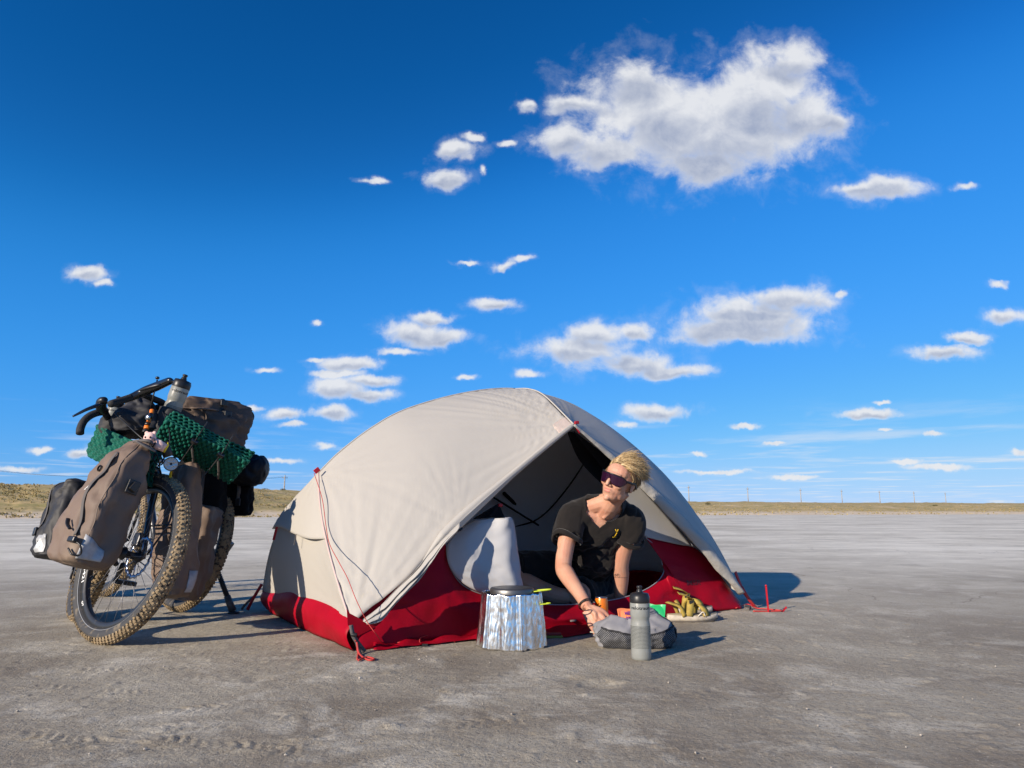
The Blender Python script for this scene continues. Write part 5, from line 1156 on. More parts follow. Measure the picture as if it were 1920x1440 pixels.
# ================================================================== bicycles and luggage
M_RUB = mat('tyre_rubber', (.030, .030, .031), .75, spec=.3, bump=(90, .3, .002)); M_MUD = mat('muddy_tread', (.30, .225, .135), .92, spec=.1, var=(60, (.05, .045, .04), .50, .62), dirt=(14, (.40, .31, .20), .5, .75), bump=(140, .5, .003)); M_SIDE = mat('dusty_sidewall', (.034, .034, .036), .7, var=(30, (.22, .175, .115), .55, .75))
M_RIM = mat('black_rim', (.022, .023, .025), .4, spec=.5, var=(50, (.10, .085, .065), .60, .8)); M_SPOKE = mat('spoke', (.22, .22, .23), .45, metal=.9); M_ALLOY = mat('dark_alloy', (.035, .036, .040), .38, metal=.5); M_ROTOR = mat('rotor', (.34, .40, .52), .28, metal=1.0)
M_FRM = mat('frame_paint', (.016, .018, .024), .32, coat=.4); M_TAPE = mat('bar_tape', (.018, .018, .019), .8, bump=(180, .5, .003)); M_GLOSS = mat('glossy_black', (.012, .012, .013), .18, coat=.5); M_CHAIN = mat('dirty_chain', (.20, .15, .09), .6, metal=.4, var=(90, (.06, .05, .045), .4, .6))
def brown_mat():
    return mat('brown_tarp', (.178, .127, .097), .62, spec=.3, var=(7, (.150, .106, .080), .35, .65), bump=(18, .35, .008), dirt=(5, (.29, .22, .16), .54, .78))
M_BROWN = brown_mat(); M_BLKB = mat('black_tarp', (.022, .022, .025), .6, spec=.35, var=(18, (.055, .050, .046), .5, .75), bump=(20, .3, .006)); M_REFL = mat('reflective_patch', (.42, .43, .44), .4, var=(40, (.30, .30, .30), .4, .7)); M_BKL = M_BLK
M_GREEN = mat('green_foam', (.006, .125, .085), .7, spec=.25, var=(30, (.005, .095, .066), .4, .6))
def unit(v): v = np.array(v, float); return v / np.linalg.norm(v)
def wheel(parent, O, c, h, u, R, r, side, rotor_side, kind, rim_txt=False, knobs=104):
    """c: hub centre; h, u: heading and up within the wheel plane; side = h x u outwards (left)"""
    c, h, u = np.array(c), unit(h), unit(u); n = unit(np.cross(u, h)) ; rim = MB(); k = 96
    def ring(m, prof, nseg=k):
        g = []
        for i in range(nseg):
            a = 2 * PI * i / nseg; d = h * math.cos(a) + u * math.sin(a); g.append([c + d * (R + q[0]) + n * q[1] for q in prof] + [c + d * (R + prof[0][0]) + n * prof[0][1]])
        m.grid(np.array(g), True)
    rr = R - r * .82
    ring(rim, [(rr - R - .024, -.010), (rr - R - .020, -.014), (rr - R + .006, -.0165), (rr - R + .006, .0165), (rr - R - .020, .014), (rr - R - .024, .010)]); ro = at(O, rim, kind, M_RIM, parent)
    t = MB(); ring(t, [(r * math.cos(a), r * math.sin(a)) for a in np.linspace(0, 2 * PI, 18, endpoint=False)]); ty = at(O, t, 'tyre', M_SIDE, ro)
    kn = MB(); rows = [(-.80, .55), (-.38, .0), (.38, .5), (.80, .05), (0, .25), (1.12, .3), (-1.12, .8)]
    band = MB(); ring(band, [(r * 1.006 * math.cos(a), r * 1.006 * math.sin(a)) for a in np.linspace(-1.05, 1.05, 11)] + [(r * .9 * math.cos(a), r * .9 * math.sin(a)) for a in (1.0, 0, -1.0)]); at(O, band, 'tread', M_MUD, ro)
    for i in range(knobs):
        for (ph, off) in rows:
            a = 2 * PI * (i + off) / knobs; d = h * math.cos(a) + u * math.sin(a); tg = -h * math.sin(a) + u * math.cos(a); o = d * math.cos(ph) + n * math.sin(ph); s = unit(np.cross(o, tg)); sk = unit(tg + s * .35 * (1 if ph > 0 else -1)); s2 = unit(np.cross(o, sk))
            kn.box(c + d * R + o * (r + .0018), .0098, .0074, .0050, sk, s2, o)
    at(O, kn, 'tread_knobs', M_MUD, ro, False)
    hb = MB(); hb.lathe([(.012, -.055), (.016, -.050), (.028, -.034), (.028, -.030), (.016, -.026), (.015, .026), (.028, .030), (.028, .034), (.016, .050), (.012, .055)], c, n, 18); at(O, hb, 'hub', M_ALLOY, ro)
    for i in range(32):
        a = 2 * PI * i / 32; s = 1 if i % 2 else -1; b = a + (.42 if (i // 2) % 2 else -.42) * 1.0
        p0 = c + (h * math.cos(b) + u * math.sin(b)) * .027 + n * .032 * s; p1 = c + (h * math.cos(a) + u * math.sin(a)) * (rr - .020); m = MB(); m.tube([p0, p1], .00095, 5); at(O, m, 'spoke', M_SPOKE, ro)
    if rotor_side:
        m = MB(); g = []
        for i in range(120):
            a = 2 * PI * i / 120; d = h * math.cos(a) + u * math.sin(a); w = .003 * math.sin(a * 18); q = c + n * .040 * rotor_side; g.append([q + d * (.0745 + w) + n * .001, q + d * (.0895 + w) + n * .001, q + d * (.0895 + w) - n * .001, q + d * (.0745 + w) - n * .001, q + d * (.0745 + w) + n * .001])
        m.grid(np.array(g), True)
        for i in range(6):
            a = 2 * PI * i / 6; d = h * math.cos(a) + u * math.sin(a); e = h * math.cos(a + .6) + u * math.sin(a + .6); q = c + n * .040 * rotor_side; m.tube([q + d * .018, q + e * .076], .0028, 5)
        at(O, m, 'brake_rotor', M_ROTOR, ro)
    if rim_txt:
        for (txt, a0, sz) in (('XM421', math.radians(196), .040), ('DT', math.radians(228), .020)):
            me = text_mesh(txt, sz, .0008); co = verts(me); aa = a0 + co[:, 0] / (rr - .008); rad = rr - .008 - co[:, 1] * .62; nn_ = -.0178 * rim_txt * -1
            co = c + (h[None] * np.cos(aa)[:, None] + u[None] * np.sin(aa)[:, None]) * rad[:, None] + n[None] * (rim_txt * .0172) - O; me.vertices.foreach_set('co', co.ravel()); me.update(); link('rim_lettering', me, M_WHT, ro, False)
        m = MB(); g = []
        for i in range(96):
            a = 2 * PI * i / 96; d = h * math.cos(a) + u * math.sin(a); g.append([c + d * (R - r * .62) + n * rim_txt * (r * .80), c + d * (R - r * .56) + n * rim_txt * (r * .845)])
        m.grid(np.array(g), True); solid(at(O, m, 'reflective_stripe', mat('stripe', (.32, .33, .34), .35), ro), .0008, 0)
    return ro
# ---- nearer bicycle
fc = np.array([-1.671, 2.997, 0.]); fh = np.array([.841, -.541, 0]); fl = np.array([.541, .841, 0]); LEAN = math.radians(16.2); RW, RT = .326, .031
fu = np.array([0, 0, 1.]) * math.cos(LEAN) + fl * math.sin(LEAN); FW = fc + fu * RW; FW[2] = RW * math.cos(LEAN) + RT + .001
bike = empty('touring_bicycle', fc); BO = np.array(bike.location); tag(bike, 'nearer muddy touring bicycle, front wheel and drop handlebar facing the camera', 'bicycle', 'loaded touring bicycles')
fn = unit(np.cross(fu, fh))                                       # right-hand or left-hand normal of the wheel
near = fn if fn[1] < 0 else -fn                                    # towards the camera
wheel(bike, BO, FW, fh, fu, RW, RT, 1, -1 if fn[1] < 0 else 1, 'front_wheel', 1 if fn[1] < 0 else -1)
st = unit(fu * .94 - fh * .342)
def bp(m, name, mt, parent=None, smooth=True): return at(BO, m, name, mt, parent or bike, smooth)
crown = FW + st * .415 + fh * .03
for s in (-1, 1):
    m = MB(); m.tube(spline([FW + fn * .058 * s, FW + fn * .060 * s + st * .20 - fh * .004, crown + fn * .052 * s - st * .02, crown + fn * .02 * s + st * .01], 18), np.interp(np.linspace(0, 1, 18), [0, .5, 1], [.011, .015, .018]), 10, True, None, 1.15); bp(m, 'fork_leg', M_FRM)
m = MB(); m.tube([crown, crown + st * .17], [.024, .022], 14); bp(m, 'head_tube', M_FRM)
m = MB(); m.tube([crown + st * .17, crown + st * .225], [.018, .017], 12); bp(m, 'steerer', M_ALLOY)
rc = np.array([-2.14, 3.60, 0.]); bh = unit(fc - rc); bl_ = np.array([-bh[1], bh[0], 0]); bu_ = np.array([0, 0, 1.]) * math.cos(.20) + bl_ * math.sin(.20); RWc = rc + bu_ * RW; RWc[2] = RW * math.cos(.20) + RT + .001
rw = wheel(bike, BO, RWc, bh, bu_, RW, RT, 1, 0, 'rear_wheel'); bn = unit(np.cross(bu_, bh)); bright = bn if bn @ bl_ < 0 else -bn
bb = RWc + bh * .43 - bu_ * .055; hd0, hd1 = crown + st * .02, crown + st * .15; seat = bb + bu_ * .50 - bh * .17
for a, b, r, nm in ((hd0, bb, .021, 'down_tube'), (hd1, seat - bu_ * .02, .017, 'top_tube'), (bb, seat + bu_ * .06, .016, 'seat_tube')): m = MB(); m.tube([a, b], r, 12); bp(m, nm, M_FRM)
for s in (-1, 1):
    m = MB(); m.tube([bb + bn * .03 * s, RWc + bn * .065 * s], [.012, .009], 8); bp(m, 'chain_stay', M_FRM); m = MB(); m.tube([seat - bu_ * .03 + bn * .015 * s, RWc + bn * .065 * s], [.009, .008], 8); bp(m, 'seat_stay', M_FRM)
m = MB(); m.tube([seat + bu_ * .06, seat + bu_ * .2], .0137, 10); bp(m, 'seat_post', M_ALLOY)
m = MB(); m.ell(seat + bu_ * .22 - bh * .03, (.13, .062, .028), np.stack([bh, bn, bu_], 1)); m.ell(seat + bu_ * .22 + bh * .08, (.09, .025, .022), np.stack([bh, bn, bu_], 1)); bp(m, 'saddle', M_BLKB)
for s, rr_ in ((1, .165), (-1, .165)):
    d = bright * s; a = .5 if s > 0 else .5 + PI; e = bh * math.cos(a) + bu_ * math.sin(a); m = MB(); m.tube([bb + d * .06, bb + d * .075 + e * .17], [.013, .010], 8); cr = bp(m, 'crank', M_ALLOY); m = MB(); m.box(bb + d * .12 + e * .17, .09, .085, .02, bh, d, bu_); bp(m, 'pedal', M_ALLOY, cr, False)
m = MB(); m.lathe([(.080, -.002), (.084, 0), (.080, .002), (.066, .002), (.066, -.002), (.080, -.002)], bb + bright * .045, bright, 40, False); bp(m, 'chainring', M_CHAIN)
m = MB(); m.lathe([(.022, -.02), (.055, -.018), (.055, -.014), (.045, -.008), (.04, 0), (.03, .008), (.022, .012)], RWc + bright * .035, bright, 26, False); bp(m, 'cassette', M_CHAIN, rw)
# rear derailleur
dq = RWc + bright * .072; p1 = dq - bu_ * .085 + bh * .025; p2 = dq - bu_ * .165 + bh * .055
m = MB(); m.tube([dq, dq - bu_ * .04 + bright * .015, p1], [.012, .016, .012], 8); de = bp(m, 'derailleur', M_ALLOY)
for p in (p1, p2): m = MB(); m.lathe([(.008, -.003), (.024, -.003), (.026, 0), (.024, .003), (.008, .003)], p, bright, 18, False); bp(m, 'jockey_wheel', M_CHAIN, de)
for s in (-1, 1): m = MB(); m.tube([p1 + bright * .007 * s, p2 + bright * .007 * s], .005, 6); bp(m, 'cage_plate', M_ALLOY, de)
m = MB(); m.tube([p2 - bu_ * .024, bb + bright * .045 - bu_ * .082], .0035, 5); m.tube([RWc + bright * .045 + bu_ * .05, bb + bright * .045 + bu_ * .082], .0035, 5); bp(m, 'chain', M_CHAIN)
# mudguard-less front rack struts, brake caliper and cables
for s in (-1, 1):
    m = MB(); m.tube(spline([FW + fn * .075 * s + st * .02, FW + fn * .10 * s + st * .20 + fh * .10, FW + fn * .10 * s + st * .36 + fh * .05], 12), .005, 6); m.tube(spline([FW + fn * .10 * s + st * .16 - fh * .10, FW + fn * .10 * s + st * .17 + fh * .12], 6), .005, 6); m.tube(spline([FW + fn * .10 * s + st * .34 - fh * .1, FW + fn * .10 * s + st * .35 + fh * .12], 6), .005, 6); bp(m, 'rack_strut', M_ALLOY)
m = MB(); q = FW - near * .045 + fu * .075 - fh * .06; m.box(q, .05, .03, .06, fh, fn, fu); o = bp(m, 'brake_caliper', M_ALLOY, None, False); bevel(o, .006)
# handlebar: two shifters with drops joined by the bar top
BAR = [(196, 772, 3.24), (206, 786, 3.28), (232, 786, 3.36), (262, 772, 3.42), (290, 766, 3.42), (306, 757, 3.40), (288, 748, 3.34), (268, 739, 3.28)]
m = MB(); m.tube(spline([P(*q) for q in BAR], 40), .0155, 12); hb_ = bp(m, 'handlebar', M_TAPE)
m = MB(); m.tube([crown + st * .21, lerp(crown + st * .24, P(264, 772, 3.42), .6), P(264, 772, 3.42)], [.019, .017, .019], 12); bp(m, 'stem', M_ALLOY)
m = MB(); m.tube(spline([P(*q) for q in [(150, 813, 3.12), (151, 803, 3.13), (157, 790, 3.15), (168, 780, 3.18), (182, 774, 3.21), (196, 772, 3.24)]], 24), .0165, 12); bp(m, 'bar_drop', M_TAPE, hb_)
m = MB(); m.tube(spline([P(*q) for q in [(197, 772, 3.23), (190, 765, 3.20), (190, 755, 3.17), (197, 749, 3.15)]], 14), np.interp(np.linspace(0, 1, 14), [0, .4, .8, 1], [.018, .023, .022, .013]), 12); bp(m, 'brake_hood', M_BLK, hb_)
m = MB(); m.tube(spline([P(*q) for q in [(192, 756, 3.16), (180, 761, 3.12), (162, 768, 3.08), (146, 776, 3.06), (136, 781, 3.05)]], 18), np.interp(np.linspace(0, 1, 18), [0, .25, .7, 1], [.012, .0135, .009, .006]), 10, True, (0, 0, 1), .6); bp(m, 'brake_lever', M_GLOSS, hb_)
m = MB(); m.tube(spline([P(*q) for q in [(207, 758, 3.10), (212, 756, 3.12), (228, 751, 3.16), (246, 745, 3.20)]], 18), np.interp(np.linspace(0, 1, 18), [0, .12, 1], [.009, .017, .0165]), 12); bp(m, 'bar_drop', M_TAPE, hb_)
m = MB(); m.tube(spline([P(*q) for q in [(244, 746, 3.20), (262, 738, 3.22), (280, 730, 3.22), (300, 722, 3.21), (314, 716, 3.19), (322, 713, 3.17)]], 26), np.interp(np.linspace(0, 1, 26), [0, .3, .55, .9, 1], [.0165, .022, .021, .0175, .009]), 12); bh_o = bp(m, 'brake_hood', M_GLOSS, hb_)
m = MB(); m.tube(spline([P(*q) for q in [(262, 732, 3.18), (275, 728, 3.16), (290, 724, 3.15), (302, 721, 3.15)]], 12), [.004] + [.007] * 10 + [.004], 8); bp(m, 'brake_lever', M_ALLOY, hb_)
m = MB(); m.tube([P(281, 772, 3.3), P(288, 740, 3.3), P(295, 712, 3.3)], .0035, 6); bp(m, 'mirror_rod', M_BLK, hb_); m = MB(); m.lathe([(.006, 0), (.009, .002), (.009, .010), (.004, .013)], P(295, 711, 3.3), (0, 0, 1), 12); bp(m, 'rod_knob', M_BLK, hb_)
# cables looping from the bar
for pts in ([(215, 775, 3.2), (255, 812, 3.1), (290, 845, 3.08), (300, 880, 3.12), (300, 905, 3.15)], [(300, 760, 3.35), (318, 812, 3.12), (312, 850, 3.08), (296, 875, 3.12)], [(292, 850, 3.05), (288, 862, 3.04), (296, 872, 3.04), (305, 868, 3.06), (300, 850, 3.06)], [(285, 850, 3.06), (275, 868, 3.06), (280, 885, 3.1), (300, 893, 3.12)]):
    m = MB(); m.tube(spline([P(*q) for q in pts], 24), .0028, 6); bp(m, 'cable', M_BLK)
# headlight
hl = P(321, 870, 3.06); hdir = unit(np.array([.35, -.93, -.05])); m = MB(); m.lathe([(.012, -.06), (.022, -.05), (.026, -.02), (.030, 0), (.0305, .006), (.028, .007)], hl, hdir, 26); hlo = bp(m, 'headlight', M_ALLOY)
m = MB(); m.lathe([(.0, .0062), (.012, .008), (.027, .0075)], hl, hdir, 24, False); bp(m, 'lamp_lens', mat('lamp_glass', (.42, .42, .43), .15, metal=.7, bump=(90, .8, .004)), hlo); m = MB(); m.tube([hl - hdir * .03, hl + np.array([-.01, .04, -.05])], .007, 8); bp(m, 'lamp_bracket', M_ALLOY, hlo)
m = MB(); m.box(P(320, 890, 3.08), .009, .004, .03); bp(m, 'yellow_tag', mat('yellow_tag', (.75, .48, .01), .5), hlo, False)
# dark clutter behind the head tube: rack plate and straps
# ---- farther bicycle, tail towards the camera
c2 = np.array([-1.80, 3.93, 0.]); h2 = unit([-.76, .65, 0]); l2 = np.array([-h2[1], h2[0], 0]); lean2 = math.radians(-12); u2 = np.array([0, 0, 1.]) * math.cos(lean2) + l2 * math.sin(lean2); R2c = c2 + u2 * RW; R2c[2] = RW * math.cos(lean2) + RT + .001
bike2 = empty('touring_bicycle', c2); BO2 = np.array(bike2.location); tag(bike2, 'farther touring bicycle leaning on its stand between the first one and the tent', 'bicycle', 'loaded touring bicycles')
def b2(m, name, mt, parent=None, smooth=True): return at(BO2, m, name, mt, parent or bike2, smooth)
n2 = unit(np.cross(u2, h2)); right2 = n2 if n2 @ l2 < 0 else -n2
w2 = wheel(bike2, BO2, R2c, h2, u2, RW, RT, 1, 0, 'rear_wheel'); F2 = R2c + h2 * 1.04; F2[2] = R2c[2]; wheel(bike2, BO2, F2, h2, u2, RW, RT, 1, 1, 'front_wheel')
bb2 = R2c + h2 * .43 - u2 * .055; se2 = bb2 + u2 * .50 - h2 * .17; he2 = F2 + u2 * .40 - h2 * .16
for a, b, r, nm in ((he2, bb2, .021, 'down_tube'), (he2 + u2 * .12 - h2 * .03, se2, .017, 'top_tube'), (bb2, se2 + u2 * .1, .016, 'seat_tube'), (he2 - u2 * .02, he2 + u2 * .16 - h2 * .05, .022, 'head_tube')): m = MB(); m.tube([a, b], r, 10); b2(m, nm, M_FRM)
for s in (-1, 1):
    for a, b, nm in ((bb2, R2c, 'chain_stay'), (se2, R2c, 'seat_stay'), (he2, F2, 'fork_leg')): m = MB(); m.tube([a + n2 * .02 * s, b + n2 * .062 * s], [.012, .009], 8); b2(m, nm, M_FRM)
    m = MB(); m.tube([R2c + n2 * .07 * s + u2 * .04, R2c + n2 * .075 * s + u2 * .40 - h2 * .04], .006, 7); m.tube([R2c + n2 * .075 * s + u2 * .40 - h2 * .14, R2c + n2 * .075 * s + u2 * .40 + h2 * .20], .006, 7); m.tube([R2c + n2 * .07 * s + u2 * .03, R2c + n2 * .075 * s + u2 * .40 - h2 * .13], .005, 7); b2(m, 'rear_rack', M_ALLOY)
m = MB(); m.tube(spline([he2 + u2 * .22 - h2 * .02 + n2 * .22 - h2 * .1, he2 + u2 * .26 + n2 * .20, he2 + u2 * .26, he2 + u2 * .26 - n2 * .20, he2 + u2 * .22 - n2 * .22 - h2 * .1], 30), .0155, 10); b2(m, 'handlebar', M_TAPE)
m = MB(); m.ell(se2 + u2 * .16, (.12, .065, .03), np.stack([h2, n2, u2], 1)); b2(m, 'saddle', M_BLKB)
dq = R2c + right2 * .072; p1 = dq - u2 * .085 + h2 * .025; p2 = dq - u2 * .165 + h2 * .055
m = MB(); m.tube([dq, dq - u2 * .04 + right2 * .015, p1], [.012, .016, .012], 8); de = b2(m, 'derailleur', M_ALLOY)
for p in (p1, p2): m = MB(); m.lathe([(.008, -.003), (.024, -.003), (.026, 0), (.024, .003), (.008, .003)], p, right2, 18, False); b2(m, 'jockey_wheel', M_CHAIN, de)
for s in (-1, 1): m = MB(); m.tube([p1 + right2 * .007 * s, p2 + right2 * .007 * s], .005, 6); b2(m, 'cage_plate', M_ALLOY, de)
m = MB(); m.lathe([(.022, -.02), (.055, -.018), (.055, -.014), (.045, -.008), (.04, 0), (.03, .008), (.022, .012)], R2c + right2 * .035, right2, 26, False); b2(m, 'cassette', M_CHAIN, w2)
# pedal that shows right of the wheel
pq = P(424, 1026, 4.15); m = MB(); m.tube([P(398, 1014, 4.15), P(410, 1018, 4.15), P(418, 1023, 4.15)], [.012, .012, .010], 8); cr = b2(m, 'crank', M_ALLOY); m = MB(); m.box(pq, .035, .09, .07, unit([.75, .1, -.5]), (0, 1, 0), unit([.5, 0, .75])); bevel(b2(m, 'pedal', M_BLK, cr, False), .008, 2); m = MB(); m.tube([P(400, 1034, 4.15), P(418, 1026, 4.15)], .010, 8); b2(m, 'crank', M_ALLOY)
# stand leg with its foot
kf = G(438, 1150); k0 = P(388, 1018, 3.88); m = MB(); m.tube([k0, lerp(k0, kf, .55), lerp(k0, kf, .8)], [.011, .012, .013], 10); ks = b2(m, 'stand_leg', M_BLK)
for k in np.linspace(.42, .78, 16): m = MB(); q = lerp(k0, kf, k); m.lathe([(.0135, -.0025), (.015, 0), (.0135, .0025)], q, unit(kf - k0), 10); b2(m, 'leg_notch', M_BLK, ks)
m = MB(); m.tube([lerp(k0, kf, .76), lerp(k0, kf, .97)], [.017, .020], 10); b2(m, 'leg_sleeve', mat('grey_sleeve', (.06, .06, .062), .5), ks); m = MB(); m.lathe([(.03, 0), (.03, .006), (.016, .012)], kf, (0, 0, 1), 14); b2(m, 'foot', M_BLK, ks)
m = MB(); m.tube(spline([P(420, 968, 4.0), P(428, 985, 4.0), P(422, 998, 4.0), P(412, 999, 4.0)], 12), .006, 7); b2(m, 'strap', M_BLK)
# ---- luggage
def sack(name, cen, axX, axY, axZ, secs, mt, label, cat, group=None, wr=.012, seed=0, expo=.45, n=56, freq=6, parent=None, origin=None):
    """lofted soft bag; secs = [(z, half x, half y, shift x, shift y)] from bottom to top"""
    cen = np.array(cen); o = empty(name, cen) if parent is None else None; axX, axY, axZ = unit(axX), unit(axY), unit(axZ); S = np.array(secs, float); zz = np.linspace(0, len(S) - 1, 46); C = np.stack([np.interp(zz, range(len(S)), S[:, i]) for i in range(5)], 1)
    for i in range(5): C[1:-1, i] = (C[:-2, i] + 2 * C[1:-1, i] + C[2:, i]) / 4
    g = np.zeros((n, 46, 3))
    for j in range(n):
        a = 2 * PI * j / n; c, s = math.cos(a), math.sin(a); r = (abs(c) ** (2 / expo) + abs(s) ** (2 / expo)) ** (-expo / 2)
        g[j] = np.stack([C[:, 3] + c * r * C[:, 1], C[:, 4] + s * r * C[:, 2], C[:, 0]], -1)
    out = g - np.stack([C[:, 3], C[:, 4], C[:, 0] * 0 + C[:, 0]], -1)[None]; ln = np.linalg.norm(out, axis=-1, keepdims=True); f1 = fbm(g * freq * 1.5 + seed * 3.1, 3, seed) - .5; f2 = fbm(np.stack([g[..., 0] * freq * 2.6 + g[..., 2] * freq * 1.3, g[..., 1] * freq * 2.6, g[..., 2] * freq * 1.9 - g[..., 0] * freq], -1) + seed, 3, seed + 5); f2 = -np.abs(f2 - .5) * 6.5 + .6
    g = g + out / np.maximum(ln, 1e-6) * ((f1 * 2.6 + f2 * .75) * wr * np.clip(ln[..., 0] / .03, 0, 1))[..., None]
    W = g[..., :1] * axX + g[..., 1:2] * axY + g[..., 2:] * axZ; m = MB(); m.grid(W, True); k = len(m.v)
    for e in (0, 45):
        m.v.append(tuple(W[:, e].mean(0)))
        for j in range(n): m.f.append((j * 46 + e, ((j + 1) % n) * 46 + e, k) if e else (((j + 1) % n) * 46 + e, j * 46 + e, k))
        k += 1
    b = m.build('bag_body', mt, o); tag(o, label, cat, group); return o, W + cen
def wline(o, cen, pts, r, name, mt, flat=1.0, n=8, up=None): m = MB(); m.tube(spline(pts, max(8, len(pts) * 5)), r, n, True, up, flat); return at(np.array(cen), m, name, mt, o)
def surf_patch(o, W, cen, j0, j1, i0, i1, lift, mt, name, shape=None, nrm=None):
    """a patch lying on part of a bag's loft"""
    sub = W[np.arange(j0, j1 + 1) % W.shape[0]][:, i0:i1 + 1]; axis = W.mean(0)[i0:i1 + 1]; d = sub - axis[None]; d /= np.linalg.norm(d, axis=-1, keepdims=True); sub = sub + d * lift
    if shape is not None: sub = shape(sub)
    m = MB(); m.grid(sub); ob = at(np.array(cen), m, name, mt, o); solid(ob, .0016, 0); return ob
# big brown pannier on the near side of the front wheel
pa, pb_ = P(150, 1046, 2.84), P(246, 826, 2.97); az = unit(pb_ - pa); ay = near - az * (near @ az); ay = unit(ay); ax_ = unit(np.cross(ay, az)); ax_ = ax_ if ax_[0] > 0 else -ax_; Lp = np.linalg.norm(pb_ - pa)
pan, PW = sack('pannier_bag', pa, ax_, ay, az, [(-.035, .055, .04, .0, 0), (-.028, .105, .085, 0, 0), (.0, .122, .095, 0, 0), (.10, .128, .100, 0, 0), (.22, .126, .098, .004, 0), (.34, .115, .085, .010, -.01), (Lp * .85, .100, .060, .006, -.02), (Lp * .96, .088, .026, 0, -.03), (Lp + .012, .082, .008, 0, -.034)], M_BROWN, 'large dusty brown roll-top pannier on the near side of the front wheel', 'pannier', 'panniers on the bicycles', .016, 4, .5, 64, 5)
if True:
    jn = max(range(64), key=lambda j: PW[j, 20] @ near)                      # loft column facing the camera most
    sgn = 1 if (PW[(jn + 6) % 64, 20] - PW[jn, 20]) @ ax_ > 0 else -1
    jn = (jn + sgn * 8) % 64; col = lambda k: (jn + sgn * k) % 64
    def onf(k, i, lift=.003):
        k0, i0 = math.floor(k), min(int(i), 44); a, b = k - k0, i - i0; q = sum(PW[col(k0 + x), i0 + y] * (a if x else 1 - a) * (b if y else 1 - b) for x in (0, 1) for y in (0, 1)); c = PW[:, i0].mean(0); return q + unit(q - c) * lift
    def on(k, i, lift=.004): q = PW[col(int(round(k))), i]; c = PW[:, i].mean(0); return q + unit(q - c) * lift
    wline(pan, pa, [on(2 - i * .12, i, .002) for i in range(12, 44, 3)], .0018, 'seam', mat('brown_seam', (.21, .155, .115), .6))
    wline(pan, pa, [on(-8, i, .006) for i in (34, 31, 28, 25, 22)] + [on(-5, 18, .010), on(-4, 15, .014)], .010, 'strap', M_WEB, .25, 8)
    m = MB(); q = on(-4, 14, .014); m.box(q, .05, .016, .022, ax_, near, az); bevel(at(np.array(pa), m, 'buckle', M_BLK, pan, False), .005)
    wline(pan, pa, [on(-6, 16, .012), on(-7.5, 17, .018), on(-9, 18, .012)], .008, 'strap_end', M_BLK, .4); wline(pan, pa, [on(-4, 14, .014), on(-1, 13, .018), on(0, 11, .016), on(-2, 10.0 and 10, .016), on(-4, 12, .012)], .0035, 'cord_loop', M_BLK)
    m = MB(); q = on(7, 26, .008); e_ = unit(q - PW[:, 26].mean(0)); f_ = unit(np.cross(e_, az)); m.box(q, .052, .056, .006, f_, unit(np.cross(e_, f_)), e_); m.box(q + e_ * .008, .030, .034, .014, unit(f_ + az * .4), unit(np.cross(e_, unit(f_ + az * .4))), e_); bevel(at(np.array(pa), m, 'strap_holder', M_BLK, pan, False), .006, 3)
    # reflective corner patch
    jj = [col(k) for k in range(0, 9)]; m = MB(); m.grid(np.array([[onf(-1 + 9 * u_, 8.2 + (2.2 + 5.2 * (1 - u_ * .75)) * v_ + 1.6 * u_, .0035) for v_ in np.linspace(0, 1, 7)] for u_ in np.linspace(0, 1, 10)])); solid(at(np.array(pa), m, 'reflector_patch', M_REFL, pan), .0012, 0)
    m = MB(); m.grid(np.array([[on(k, i, .003) for i in (24, 25, 26)] for k in np.linspace(-13, -10, 4)])); solid(at(np.array(pa), m, 'name_label', mat('label_white', (.62, .60, .57), .6), pan), .001, 0)
    m = MB(); m.grid(np.array([[on(k, i, .0042) for i in (25,)] + [on(k, 25, .0042) - az * .004] for k in np.linspace(-12.4, -10.6, 6)])); at(np.array(pa), m, 'label_mark', M_BLKP, pan)
    # rolled closure along the top edge
    wline(pan, pa, [PW[j, 44] for j in [col(k) for k in range(-12, 13, 3)]], .013, 'roll_closure', M_WEB, .6); wline(pan, pa, [P(258, 828, 2.93), P(275, 838, 2.93), P(292, 846, 2.95)], .016, 'closure_tongue', M_WEB, .35)
    m = MB(); m.lathe([(.010, 0), (.014, .002), (.014, .006), (.010, .008)], on(-14, 29, .002), unit(near), 12, False); at(np.array(pa), m, 'ring', M_BLK, pan)
